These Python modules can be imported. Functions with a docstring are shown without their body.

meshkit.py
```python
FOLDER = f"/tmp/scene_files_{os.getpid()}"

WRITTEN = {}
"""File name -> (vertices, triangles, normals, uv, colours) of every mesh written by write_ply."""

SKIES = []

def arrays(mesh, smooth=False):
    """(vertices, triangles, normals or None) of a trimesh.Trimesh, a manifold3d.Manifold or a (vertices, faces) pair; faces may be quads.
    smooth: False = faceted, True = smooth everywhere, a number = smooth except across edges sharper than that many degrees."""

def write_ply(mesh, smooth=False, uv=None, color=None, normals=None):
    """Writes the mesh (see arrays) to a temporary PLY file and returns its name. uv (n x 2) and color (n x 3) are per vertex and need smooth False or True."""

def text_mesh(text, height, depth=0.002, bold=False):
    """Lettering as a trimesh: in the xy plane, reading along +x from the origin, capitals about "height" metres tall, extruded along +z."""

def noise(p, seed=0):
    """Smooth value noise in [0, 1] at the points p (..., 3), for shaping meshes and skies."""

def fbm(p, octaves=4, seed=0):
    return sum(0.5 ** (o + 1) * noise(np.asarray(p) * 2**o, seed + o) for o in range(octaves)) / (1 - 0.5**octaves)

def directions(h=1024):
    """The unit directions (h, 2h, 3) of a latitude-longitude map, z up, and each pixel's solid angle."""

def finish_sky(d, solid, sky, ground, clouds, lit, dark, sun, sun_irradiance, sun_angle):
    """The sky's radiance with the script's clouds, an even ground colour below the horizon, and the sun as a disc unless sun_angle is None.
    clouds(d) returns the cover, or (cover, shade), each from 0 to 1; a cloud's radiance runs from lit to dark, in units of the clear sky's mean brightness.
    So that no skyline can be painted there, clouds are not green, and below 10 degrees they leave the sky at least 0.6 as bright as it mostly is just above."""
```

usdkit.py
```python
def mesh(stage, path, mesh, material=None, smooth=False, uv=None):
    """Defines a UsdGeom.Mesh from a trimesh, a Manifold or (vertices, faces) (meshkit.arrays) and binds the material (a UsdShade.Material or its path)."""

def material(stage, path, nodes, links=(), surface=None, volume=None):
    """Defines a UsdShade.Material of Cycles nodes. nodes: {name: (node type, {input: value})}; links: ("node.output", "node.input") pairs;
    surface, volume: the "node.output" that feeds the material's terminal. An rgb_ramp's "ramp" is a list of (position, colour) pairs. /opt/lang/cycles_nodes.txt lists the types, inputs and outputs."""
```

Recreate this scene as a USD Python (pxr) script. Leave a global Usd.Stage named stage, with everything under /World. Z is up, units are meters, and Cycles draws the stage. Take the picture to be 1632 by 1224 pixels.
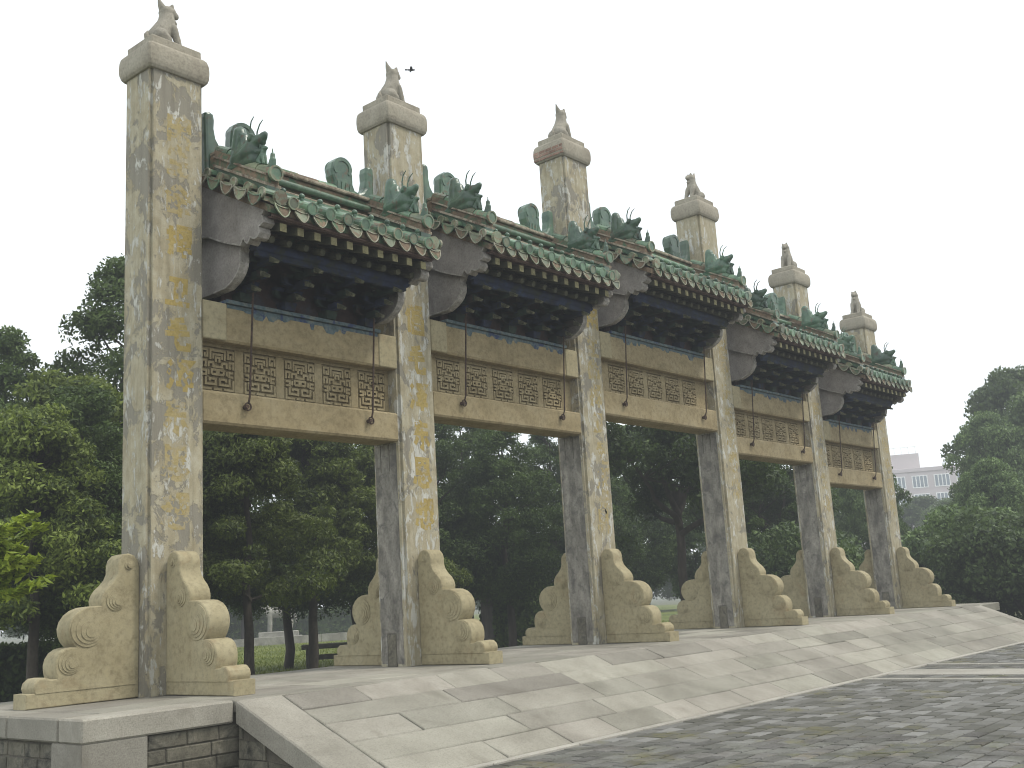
import math, random
import numpy as np
import trimesh, usdkit, meshkit
import manifold3d as m3
from pxr import Usd, UsdGeom, UsdLux, UsdShade, Gf, Sdf, Vt
from shapely.geometry import Polygon, LineString, Point, MultiPolygon
from shapely.ops import unary_union
from shapely import affinity

random.seed(7)
RNG = np.random.default_rng(11)
stage = Usd.Stage.CreateInMemory()
UsdGeom.SetStageUpAxis(stage, 'Z')
UsdGeom.SetStageMetersPerUnit(stage, 1.0)
UsdGeom.Xform.Define(stage, '/World')
UsdGeom.Scope.Define(stage, '/World/Looks')

# ------------------------------------------------------------------ camera, sky, sun, exposure
CAM = np.array([-7.16239374, -11.91139159, 0.86343669])
YAW, PITCH, ROLL = math.radians(40.08664264), math.radians(11.2611416), math.radians(-3.44328833)
FPX = 1728.22                                    # focal length in pixels of a 1632 wide picture
EXPOSURE = 0.75
SKY_STRENGTH = 0.10
SUN_INTENSITY, SUN_ANGLE = 0.40, 14.0
SUN_AZ, SUN_EL = math.atan2(0.50, -0.80), math.radians(56)   # azimuth as atan2(x, y)
sun_dir = np.array([math.sin(SUN_AZ) * math.cos(SUN_EL), math.cos(SUN_AZ) * math.cos(SUN_EL), math.sin(SUN_EL)])

cam = UsdGeom.Camera.Define(stage, '/World/camera')
fw = np.array([math.cos(YAW) * math.cos(PITCH), math.sin(YAW) * math.cos(PITCH), math.sin(PITCH)])
rt = np.array([math.sin(YAW), -math.cos(YAW), 0.0])
up = np.cross(rt, fw)
rt, up = math.cos(ROLL) * rt + math.sin(ROLL) * up, -math.sin(ROLL) * rt + math.cos(ROLL) * up
cm = np.eye(4)
cm[0, :3], cm[1, :3], cm[2, :3], cm[3, :3] = rt, up, -fw, CAM
cam.AddTransformOp().Set(Gf.Matrix4d(cm.tolist()))
cam.CreateHorizontalApertureAttr(36.0)
cam.CreateVerticalApertureAttr(27.0)
cam.CreateFocalLengthAttr(36.0 * FPX / 1632)
cam.CreateClippingRangeAttr(Gf.Vec2f(0.1, 5000))
cam.CreateExposureAttr(EXPOSURE)

dome = UsdLux.DomeLight.Define(stage, '/World/sky')
dome.CreateIntensityAttr(1.0)
sky_mat = usdkit.material(stage, '/World/Looks/sky_look', {
    'sky': ('sky_texture', {'sky_type': 'single_scattering', 'sun_disc': False, 'sun_elevation': SUN_EL, 'sun_rotation': SUN_AZ, 'aerosol_density': 2.0}),
    'co': ('texture_coordinate', {}),
    'n': ('noise_texture', {'scale': 2.2, 'detail': 5.0, 'roughness': 0.55}),
    'r': ('rgb_ramp', {'ramp': [(0.2, (7.6, 8.1, 8.4)), (0.8, (8.8, 9.2, 9.3))]}),
    'm': ('mix_color', {'fac': 0.88, 'use_clamp': False}),
    'b': ('background_shader', {'strength': SKY_STRENGTH}),
}, [('co.generated', 'n.vector'), ('n.fac', 'r.fac'), ('sky.color', 'm.a'), ('r.color', 'm.b'), ('m.result', 'b.color')], surface='b.background')
UsdShade.MaterialBindingAPI.Apply(dome.GetPrim()).Bind(sky_mat)
dome.GetPrim().SetCustomDataByKey('kind', 'structure')

sun = UsdLux.DistantLight.Define(stage, '/World/sun')
sun.CreateIntensityAttr(SUN_INTENSITY)
sun.CreateAngleAttr(SUN_ANGLE)
sun.CreateNormalizeAttr(True)
sun.CreateColorAttr(Gf.Vec3f(1.0, 0.95, 0.86))
zz = sun_dir
xx = np.cross([0, 0, 1.0], zz); xx /= np.linalg.norm(xx)
yy = np.cross(zz, xx)
sm = np.eye(4); sm[0, :3], sm[1, :3], sm[2, :3] = xx, yy, zz
sun.AddTransformOp().Set(Gf.Matrix4d(sm.tolist()))

# ------------------------------------------------------------------ materials
def material(name, nodes, links, surface):
    return usdkit.material(stage, '/World/Looks/' + name, nodes, links, surface=surface)

def stone(name, dark, base, light, scale=1.3, fine=38, bump=0.35, rough=0.85, rnd=0.0, streak=1.0, hue_rnd=0.0, bump_scale=70, spots=None, spec=0.25):
    """Rough mineral surface: broad tones, fine speckle, relief, and (rnd) a tone of its own for every piece."""
    nodes = {
        'geo': ('geometry', {}),
        'map': ('mapping', {'scale': (1.0, 1.0, streak)}),
        'n1': ('noise_texture', {'scale': scale, 'detail': 7.0, 'roughness': 0.62, 'distortion': 0.4}),
        'r1': ('rgb_ramp', {'ramp': [(0.30, dark), (0.50, base), (0.72, light)]}),
        'n2': ('noise_texture', {'scale': fine, 'detail': 4.0, 'roughness': 0.7}),
        'r2': ('rgb_ramp', {'ramp': [(0.30, (0.72, 0.70, 0.68)), (0.52, (1.0, 1.0, 1.0)), (0.75, (1.12, 1.12, 1.10))]}),
        'mul': ('mix_color', {'blend_type': 'multiply', 'fac': 1.0, 'use_clamp': False}),
        'oi': ('object_info', {}),
        'mr': ('map_range', {'from_min': 0.0, 'from_max': 1.0, 'to_min': 1.0 - rnd, 'to_max': 1.0 + rnd * 0.7}),
        'hr': ('map_range', {'from_min': 0.0, 'from_max': 1.0, 'to_min': 0.5 - hue_rnd, 'to_max': 0.5 + hue_rnd}),
        'fr': ('math', {'math_type': 'multiply', 'value2': 7.31}),
        'ff': ('math', {'math_type': 'fraction'}),
        'hsv': ('hsv', {}),
        'n3': ('noise_texture', {'scale': bump_scale, 'detail': 5.0, 'roughness': 0.65}),
        'n4': ('noise_texture', {'scale': 6.0, 'detail': 4.0}),
        'ad': ('math', {'math_type': 'multiply_add', 'value2': 2.0}),
        'bu': ('bump', {'strength': bump, 'distance': 0.012}),
        'p': ('principled_bsdf', {'roughness': rough, 'specular_ior_level': spec}),
    }
    links = [('geo.position', 'map.vector'), ('map.vector', 'n1.vector'), ('n1.fac', 'r1.fac'), ('geo.position', 'n2.vector'), ('n2.fac', 'r2.fac'),
             ('r1.color', 'mul.a'), ('r2.color', 'mul.b'), ('oi.random', 'mr.value'), ('mr.result', 'hsv.value'), ('oi.random', 'fr.value1'), ('fr.value', 'ff.value1'),
             ('ff.value', 'hr.value'), ('hr.result', 'hsv.hue'), ('geo.position', 'n3.vector'), ('geo.position', 'n4.vector'), ('n4.fac', 'ad.value1'), ('n3.fac', 'ad.value3'), ('ad.value', 'bu.height'), ('bu.normal', 'p.normal'), ('hsv.color', 'p.base_color')]
    if spots:                                     # stains / moss with a shape of their own: (colour, scale, lo, hi)
        col, sc, lo, hi = spots
        nodes['ns'] = ('noise_texture', {'scale': sc, 'detail': 6.0, 'roughness': 0.7, 'distortion': 0.6})
        nodes['ms'] = ('map_range', {'from_min': lo, 'from_max': hi, 'to_min': 0.0, 'to_max': 1.0, 'clamp': True})
        nodes['mx'] = ('mix_color', {'use_clamp': False})
        nodes['cs'] = ('color', {'value': col})
        links += [('geo.position', 'ns.vector'), ('ns.fac', 'ms.value'), ('ms.result', 'mx.fac'), ('mul.result', 'mx.a'), ('cs.color', 'mx.b'), ('mx.result', 'hsv.color')]
    else:
        links += [('mul.result', 'hsv.color')]
    return material(name, nodes, links, 'p.BSDF')

def plaster(name, grey_at, pale_at, seed):
    """Painted plaster that has peeled: buff paint, grey cement patches, pale filler patches, dark flecks."""
    nodes = {
        'geo': ('geometry', {}),
        'mp': ('mapping', {'scale': (1.0, 1.0, 0.70), 'location': (seed, seed * 0.37, seed * 1.7)}),
        'mv': ('mapping', {'scale': (1.6, 1.6, 0.62), 'location': (seed * 1.3, 0, seed)}),
        'ms': ('mapping', {'scale': (9.0, 9.0, 0.55), 'location': (seed * 0.3, 2, seed)}),
        'nb': ('noise_texture', {'scale': 6.0, 'detail': 7.0, 'roughness': 0.68}),
        'rb': ('rgb_ramp', {'ramp': [(0.32, (0.265, 0.228, 0.150)), (0.5, (0.325, 0.290, 0.202)), (0.68, (0.385, 0.355, 0.268))]}),
        'ng': ('noise_texture', {'scale': 3.1, 'detail': 9.0, 'roughness': 0.66, 'distortion': 0.5}),
        'mg': ('map_range', {'from_min': grey_at, 'from_max': grey_at + 0.035, 'clamp': True}),
        'nv': ('noise_texture', {'scale': 4.2, 'detail': 9.0, 'roughness': 0.70, 'distortion': 0.4}),
        'mv2': ('map_range', {'from_min': pale_at, 'from_max': pale_at + 0.045, 'clamp': True}),
        'nk': ('noise_texture', {'scale': 19.0, 'detail': 6.0, 'roughness': 0.75}),
        'mk': ('map_range', {'from_min': 0.655, 'from_max': 0.70, 'clamp': True}),
        'nst': ('noise_texture', {'scale': 1.6, 'detail': 5.0, 'roughness': 0.65}),
        'rst': ('rgb_ramp', {'ramp': [(0.32, (0.80, 0.79, 0.77)), (0.55, (1.0, 1.0, 1.0)), (0.75, (1.08, 1.07, 1.05))]}),
        'mst': ('mix_color', {'blend_type': 'multiply', 'fac': 1.0, 'use_clamp': False}),
        'cg': ('color', {'value': (0.215, 0.198, 0.158)}), 'cp': ('color', {'value': (0.45, 0.44, 0.392)}), 'ck': ('color', {'value': (0.115, 0.112, 0.10)}),
        'm1': ('mix_color', {'use_clamp': False}), 'm2': ('mix_color', {'use_clamp': False}), 'm3': ('mix_color', {'use_clamp': False}),
        'nf': ('noise_texture', {'scale': 55.0, 'detail': 4.0, 'roughness': 0.7}),
        'rf': ('rgb_ramp', {'ramp': [(0.3, (0.85, 0.85, 0.84)), (0.52, (1, 1, 1)), (0.75, (1.07, 1.07, 1.06))]}),
        'mf': ('mix_color', {'blend_type': 'multiply', 'fac': 1.0, 'use_clamp': False}),
        'sub': ('math', {'math_type': 'subtract'}), 'sub2': ('math', {'math_type': 'multiply_add', 'value2': 0.25}),
        'bu': ('bump', {'strength': 0.55, 'distance': 0.010}),
        'p': ('principled_bsdf', {'roughness': 0.88, 'specular_ior_level': 0.2}),
    }
    links = [('geo.position', 'mp.vector'), ('geo.position', 'mv.vector'), ('geo.position', 'ms.vector'), ('mp.vector', 'nb.vector'), ('mp.vector', 'ng.vector'), ('mv.vector', 'nv.vector'), ('mp.vector', 'nk.vector'), ('ms.vector', 'nst.vector'),
             ('nb.fac', 'rb.fac'), ('ng.fac', 'mg.value'), ('nv.fac', 'mv2.value'), ('nk.fac', 'mk.value'), ('nst.fac', 'rst.fac'),
             ('rb.color', 'm1.a'), ('cg.color', 'm1.b'), ('mg.result', 'm1.fac'), ('m1.result', 'm2.a'), ('cp.color', 'm2.b'), ('mv2.result', 'm2.fac'),
             ('m2.result', 'm3.a'), ('ck.color', 'm3.b'), ('mk.result', 'm3.fac'), ('m3.result', 'mst.a'), ('rst.color', 'mst.b'), ('geo.position', 'nf.vector'), ('nf.fac', 'rf.fac'), ('mst.result', 'mf.a'), ('rf.color', 'mf.b'),
             ('mf.result', 'p.base_color'), ('mv2.result', 'sub.value1'), ('mg.result', 'sub.value2'), ('nf.fac', 'sub2.value1'), ('sub.value', 'sub2.value3'), ('sub2.value', 'bu.height'), ('bu.normal', 'p.normal')]
    return material(name, nodes, links, 'p.BSDF')

def leaf(name, dark, light, trans, rnd=0.35):
    return material(name, {
        'oi': ('object_info', {}), 'geo': ('geometry', {}), 'at': ('attribute', {'attribute': 'tone'}),
        'n': ('noise_texture', {'scale': 0.8, 'detail': 3.0}),
        'wn': ('math', {'math_type': 'multiply_add', 'value2': 0.5}),
        'r': ('rgb_ramp', {'ramp': [(0.45, dark), (1.0, light)]}),
        'mr': ('map_range', {'to_min': 1 - rnd, 'to_max': 1 + rnd}),
        'hsv': ('hsv', {}),
        'd': ('principled_bsdf', {'roughness': 0.55, 'specular_ior_level': 0.25}),
        't': ('translucent_bsdf', {'color': trans}), 'm': ('mix_closure', {'fac': 0.25}),
    }, [('geo.position', 'n.vector'), ('at.fac', 'wn.value1'), ('n.fac', 'wn.value3'), ('wn.value', 'r.fac'), ('oi.random', 'mr.value'), ('mr.result', 'hsv.value'), ('r.color', 'hsv.color'),
        ('hsv.color', 'd.base_color'), ('d.BSDF', 'm.closure1'), ('t.BSDF', 'm.closure2')], 'm.closure')

def glaze(name, a, b, c, wear):
    """Old glazed tile: green glaze, paler worn glaze, brown body where it has flaked."""
    return material(name, {
        'geo': ('geometry', {}), 'oi': ('object_info', {}),
        'n1': ('noise_texture', {'scale': 5.0, 'detail': 5.0, 'roughness': 0.65}), 'r1': ('rgb_ramp', {'ramp': [(0.3, a), (0.62, b)]}),
        'n2': ('noise_texture', {'scale': 8.0, 'detail': 6.0, 'roughness': 0.7, 'distortion': 0.5}), 'm2': ('map_range', {'from_min': wear, 'from_max': wear + 0.05, 'clamp': True}),
        'c': ('color', {'value': c}), 'mx': ('mix_color', {'use_clamp': False}),
        'mr': ('map_range', {'to_min': 0.6, 'to_max': 1.35}), 'hsv': ('hsv', {}),
        'ro': ('map_range', {'to_min': 0.32, 'to_max': 0.85}),
        'n3': ('noise_texture', {'scale': 45.0, 'detail': 4.0}), 'bu': ('bump', {'strength': 0.4, 'distance': 0.008}),
        'p': ('principled_bsdf', {'specular_ior_level': 0.5}),
    }, [('geo.position', 'n1.vector'), ('geo.position', 'n2.vector'), ('geo.position', 'n3.vector'), ('n1.fac', 'r1.fac'), ('n2.fac', 'm2.value'), ('m2.result', 'mx.fac'), ('r1.color', 'mx.a'), ('c.color', 'mx.b'),
        ('oi.random', 'mr.value'), ('mr.result', 'hsv.value'), ('mx.result', 'hsv.color'), ('hsv.color', 'p.base_color'), ('m2.result', 'ro.value'), ('ro.result', 'p.roughness'), ('n3.fac', 'bu.height'), ('bu.normal', 'p.normal')], 'p.BSDF')

M = {}
M['granite'] = stone('granite', (0.18, 0.168, 0.138), (0.245, 0.231, 0.193), (0.305, 0.29, 0.245), scale=0.9, fine=55, rnd=0.24, hue_rnd=0.012, bump=0.5, spots=((0.17, 0.155, 0.125), 1.5, 0.54, 0.76))
M['joint'] = stone('joint_dirt', (0.06, 0.055, 0.045), (0.09, 0.08, 0.065), (0.12, 0.11, 0.08), scale=4)
M['buff'] = stone('buff_stone', (0.235, 0.20, 0.118), (0.29, 0.252, 0.155), (0.33, 0.292, 0.19), scale=1.6, fine=14, bump=0.25, streak=0.8, spots=((0.24, 0.175, 0.095), 2.2, 0.56, 0.80))
M['beam'] = stone('beam_plaster', (0.21, 0.166, 0.09), (0.262, 0.212, 0.12), (0.30, 0.252, 0.155), scale=1.4, fine=14, bump=0.3, streak=1.6)
M['cap'] = stone('cap_stone', (0.225, 0.20, 0.155), (0.275, 0.25, 0.195), (0.32, 0.295, 0.235), scale=2.5, fine=26, bump=0.4, spots=((0.20, 0.185, 0.15), 3.4, 0.58, 0.75))
M['lion'] = stone('lion_stone', (0.20, 0.185, 0.15), (0.27, 0.25, 0.205), (0.32, 0.295, 0.24), scale=4.5, fine=40, bump=0.6, bump_scale=45)
M['cement'] = stone('weathered_cement', (0.09, 0.083, 0.072), (0.19, 0.178, 0.152), (0.31, 0.29, 0.25), scale=5.0, fine=24, bump=0.55, streak=0.42, spots=((0.10, 0.094, 0.085), 5.0, 0.52, 0.66))
M['board'] = stone('gable_concrete', (0.15, 0.135, 0.122), (0.205, 0.188, 0.17), (0.26, 0.24, 0.22), scale=2.8, fine=30, bump=0.6)
M['board_edge'] = stone('gable_edge', (0.16, 0.148, 0.13), (0.25, 0.235, 0.21), (0.36, 0.34, 0.31), scale=9, fine=30, bump=0.9)
M['paver'] = stone('plaza_brick', (0.07, 0.068, 0.056), (0.115, 0.112, 0.10), (0.17, 0.168, 0.158), scale=2.2, fine=34, rnd=0.30, hue_rnd=0.03, bump=0.8, bump_scale=40, spots=((0.125, 0.115, 0.05), 1.3, 0.54, 0.74))
M['wall_brick'] = stone('wall_stone', (0.07, 0.065, 0.05), (0.14, 0.128, 0.098), (0.21, 0.195, 0.16), scale=2.6, fine=28, rnd=0.22, bump=0.8, spots=((0.035, 0.034, 0.027), 2.6, 0.50, 0.66))
M['red_brick'] = stone('bare_brick', (0.16, 0.10, 0.075), (0.25, 0.155, 0.115), (0.33, 0.24, 0.19), scale=7, fine=30, rnd=0.2, bump=0.9)
M['path'] = stone('path_slab', (0.25, 0.235, 0.20), (0.315, 0.298, 0.26), (0.36, 0.34, 0.30), scale=1.2, fine=50, rnd=0.10)
M['glaze'] = glaze('green_glaze', (0.035, 0.075, 0.045), (0.115, 0.185, 0.11), (0.15, 0.125, 0.085), 0.56)
M['glaze_dark'] = glaze('dark_glaze', (0.022, 0.05, 0.034), (0.065, 0.115, 0.07), (0.085, 0.075, 0.05), 0.58)
M['glaze_worn'] = glaze('worn_glaze', (0.085, 0.11, 0.065), (0.185, 0.205, 0.13), (0.17, 0.13, 0.085), 0.52)
M['rim'] = stone('worn_rim', (0.12, 0.13, 0.09), (0.25, 0.245, 0.185), (0.36, 0.34, 0.275), scale=12, bump=0.5)
M['ridge_brown'] = stone('ridge_brown', (0.10, 0.075, 0.05), (0.17, 0.125, 0.085), (0.27, 0.185, 0.12), scale=5, fine=25, rnd=0.25, bump=0.7, spots=((0.07, 0.12, 0.07), 3.2, 0.50, 0.60))
M['ridge_pale'] = stone('ridge_pale', (0.15, 0.125, 0.09), (0.27, 0.235, 0.175), (0.38, 0.345, 0.27), scale=6, fine=25, bump=0.6, spots=((0.12, 0.085, 0.06), 4.0, 0.50, 0.60))
M['wood_red'] = stone('old_red_paint', (0.07, 0.045, 0.038), (0.115, 0.075, 0.062), (0.16, 0.115, 0.095), scale=4, bump=0.4)
M['rafter'] = stone('rafter_paint', (0.04, 0.045, 0.03), (0.07, 0.07, 0.045), (0.10, 0.095, 0.06), scale=6)
M['rafter_end'] = stone('rafter_end', (0.16, 0.145, 0.075), (0.24, 0.22, 0.12), (0.32, 0.29, 0.17), scale=14, rnd=0.25, bump=0.4)
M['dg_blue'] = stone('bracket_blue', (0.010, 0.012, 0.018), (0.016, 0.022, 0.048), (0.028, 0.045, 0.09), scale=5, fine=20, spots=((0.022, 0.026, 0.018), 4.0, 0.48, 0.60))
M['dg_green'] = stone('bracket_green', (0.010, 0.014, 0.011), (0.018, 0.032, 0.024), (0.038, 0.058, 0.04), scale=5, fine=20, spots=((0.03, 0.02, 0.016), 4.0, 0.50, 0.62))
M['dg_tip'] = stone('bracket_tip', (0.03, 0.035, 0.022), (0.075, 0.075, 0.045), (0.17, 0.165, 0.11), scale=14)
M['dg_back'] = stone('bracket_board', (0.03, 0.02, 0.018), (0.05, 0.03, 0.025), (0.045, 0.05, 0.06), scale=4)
M['blue_paint'] = stone('faded_blue_band', (0.05, 0.075, 0.08), (0.09, 0.125, 0.135), (0.17, 0.175, 0.145), scale=9, fine=22, spots=((0.035, 0.05, 0.11), 4.2, 0.54, 0.62))
M['ochre'] = stone('ochre_letter_paint', (0.26, 0.195, 0.065), (0.32, 0.245, 0.085), (0.36, 0.29, 0.13), scale=4, fine=26, bump=0.3, spots=((0.30, 0.26, 0.18), 7.0, 0.56, 0.66))
M['ochre_faint'] = stone('faint_letter_paint', (0.26, 0.205, 0.085), (0.31, 0.25, 0.115), (0.345, 0.29, 0.165), scale=5, fine=26, bump=0.3, spots=((0.29, 0.26, 0.19), 6.0, 0.50, 0.62))
M['iron'] = stone('rusty_iron', (0.03, 0.022, 0.018), (0.06, 0.04, 0.03), (0.10, 0.06, 0.04), scale=20)
M['bark'] = stone('bark', (0.030, 0.025, 0.020), (0.052, 0.043, 0.034), (0.085, 0.07, 0.056), scale=6, fine=18, bump=1.0, streak=0.25)
M['old_stone'] = stone('old_grey_stone', (0.17, 0.165, 0.145), (0.26, 0.25, 0.215), (0.34, 0.33, 0.29), scale=1.8, bump=0.6)
M['dark_stone'] = stone('dark_bench_stone', (0.05, 0.05, 0.042), (0.09, 0.085, 0.07), (0.13, 0.125, 0.10), scale=3)
M['lawn'] = stone('lawn', (0.05, 0.065, 0.012), (0.09, 0.11, 0.02), (0.15, 0.16, 0.03), scale=0.35, fine=20, bump=0.8, rough=0.95)
M['soil'] = stone('far_ground', (0.05, 0.055, 0.03), (0.075, 0.08, 0.04), (0.10, 0.10, 0.06), scale=0.1, fine=6)
M['wall_render'] = stone('garden_wall', (0.20, 0.17, 0.12), (0.27, 0.235, 0.17), (0.33, 0.29, 0.22), scale=1.4)
M['wall_tile'] = stone('wall_coping', (0.06, 0.055, 0.05), (0.10, 0.09, 0.08), (0.14, 0.13, 0.11), scale=4)
M['building'] = stone('building_render', (0.36, 0.31, 0.31), (0.42, 0.365, 0.365), (0.47, 0.42, 0.41), scale=0.1)
M['white_frame'] = stone('white_frame', (0.62, 0.62, 0.6), (0.7, 0.7, 0.68), (0.75, 0.75, 0.73), scale=1)
M['pane'] = material('window_pane', {'p': ('principled_bsdf', {'base_color': (0.10, 0.13, 0.15), 'roughness': 0.08, 'specular_ior_level': 0.7})}, [], 'p.BSDF')
M['leaf_ever'] = leaf('leaf_evergreen', (0.014, 0.028, 0.010), (0.095, 0.145, 0.032), (0.06, 0.095, 0.014))
M['leaf_mid'] = leaf('leaf_mid', (0.020, 0.034, 0.008), (0.15, 0.19, 0.034), (0.10, 0.135, 0.014))
M['leaf_broad'] = leaf('leaf_broad', (0.026, 0.045, 0.020), (0.125, 0.18, 0.06), (0.09, 0.135, 0.032))
M['leaf_light'] = leaf('leaf_light', (0.10, 0.16, 0.015), (0.32, 0.38, 0.045), (0.30, 0.36, 0.03))
M['grass'] = leaf('grass_blade', (0.07, 0.095, 0.015), (0.17, 0.19, 0.035), (0.12, 0.15, 0.02))
M['bird'] = stone('bird_feather', (0.03, 0.025, 0.025), (0.05, 0.04, 0.04), (0.07, 0.06, 0.05))
PLAST = [plaster('plaster_%d' % i, g, p, s) for i, (g, p, s) in enumerate([(0.50, 0.555, 3.1), (0.545, 0.525, 11.7), (0.52, 0.535, 21.9), (0.57, 0.545, 31.3), (0.545, 0.54, 44.4), (0.55, 0.55, 57.2)])]

# ------------------------------------------------------------------ helpers
USED = {}
def numbered(parent, name):
    k = (parent, name); n = USED.get(k, 0); USED[k] = n + 1
    return f'{parent}/{name}' if n == 0 else f'{parent}/{name}_{n:03d}'

def tag(prim, label=None, category=None, group=None, kind=None):
    for k, v in (('label', label), ('category', category), ('group', group), ('kind', kind)):
        if v: prim.SetCustomDataByKey(k, v)

def cat(ms):
    return trimesh.util.concatenate([m for m in ms if m is not None])

def put(parent, name, mesh, mat, smooth=False, label=None, category=None, group=None, kind=None, tone=None):
    path = numbered(parent, name)
    um = usdkit.mesh(stage, path, mesh, mat, smooth=smooth)
    if tone is not None:                          # one grey value per loose piece of a joined mesh, as a vertex attribute
        UsdGeom.PrimvarsAPI(um).CreatePrimvar('tone', Sdf.ValueTypeNames.FloatArray, 'vertex').Set(Vt.FloatArray.FromNumpy(np.asarray(tone, np.float32)))
    tag(stage.GetPrimAtPath(path), label, category, group, kind)
    return path

def thing(name, label, category, loc=(0, 0, 0), group=None, rotz=0.0, kind=None, scale=None):
    path = numbered('/World', name)
    x = UsdGeom.Xform.Define(stage, path)
    x.AddTranslateOp().Set(Gf.Vec3d(*map(float, loc)))
    if rotz: x.AddRotateZOp().Set(float(rotz))
    if scale: x.AddScaleOp().Set(Gf.Vec3f(*map(float, scale)))
    tag(x.GetPrim(), label, category, group, kind)
    return path

def copy_of(src, label, category, loc, group=None, rotz=0.0, scale=None):
    name = src.rsplit('/', 1)[1]
    path = numbered('/World', name)
    p = stage.DefinePrim(path, 'Xform')
    p.GetReferences().AddInternalReference(src)
    p.SetInstanceable(True)
    x = UsdGeom.Xformable(p)
    x.ClearXformOpOrder()
    place(path, loc, rotz, scale)
    tag(p, label, category, group)
    return path

def place(path, loc, rotz=0.0, scale=None):
    x = UsdGeom.Xformable(stage.GetPrimAtPath(path))
    ops = {o.GetOpName(): o for o in x.GetOrderedXformOps()}
    t = ops.get('xformOp:translate') or x.AddTranslateOp()
    t.Set(Gf.Vec3d(*map(float, loc)))
    r = ops.get('xformOp:rotateZ') or x.AddRotateZOp()
    r.Set(float(rotz))
    if scale is not None:
        s = ops.get('xformOp:scale') or x.AddScaleOp()
        s.Set(Gf.Vec3f(*map(float, scale)))

BOXF = trimesh.creation.box((1, 1, 1))
def box(lo, hi, b=0.0):
    lo, hi = np.array(lo, float), np.array(hi, float)
    if b <= 0:
        m = BOXF.copy(); m.vertices = np.where(m.vertices > 0, hi, lo); return m
    pts = []
    for sx in (0, 1):
        for sy in (0, 1):
            for sz in (0, 1):
                c = np.where([sx, sy, sz], hi, lo); d = np.where([sx, sy, sz], -b, b)
                for k in range(3):
                    q = c + d; q[k] = c[k]; pts.append(q)
    return hull(pts)

def hull(pts):
    return trimesh.convex.convex_hull(np.array(pts, float))

def YZ(m, x0=0.0):                                # local (u, v, w) -> y = u, z = v, x = x0 + w
    m = m.copy(); v = m.vertices; m.vertices = np.column_stack([v[:, 2] + x0, v[:, 0], v[:, 1]]); return m

def XZ(m, y0=0.0):                                # local (u, v, w) -> x = u, z = v, y = y0 - w
    m = m.copy(); v = m.vertices; m.vertices = np.column_stack([v[:, 0], y0 - v[:, 2], v[:, 1]]); return m

def moved(m, d):
    m = m.copy(); m.apply_translation(d); return m

def extrude(poly, depth):
    gs = [g for g in getattr(poly, 'geoms', [poly]) if g.geom_type == 'Polygon' and g.area > 1e-6]
    return cat([trimesh.creation.extrude_polygon(g, depth, engine='earcut') for g in gs])

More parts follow.
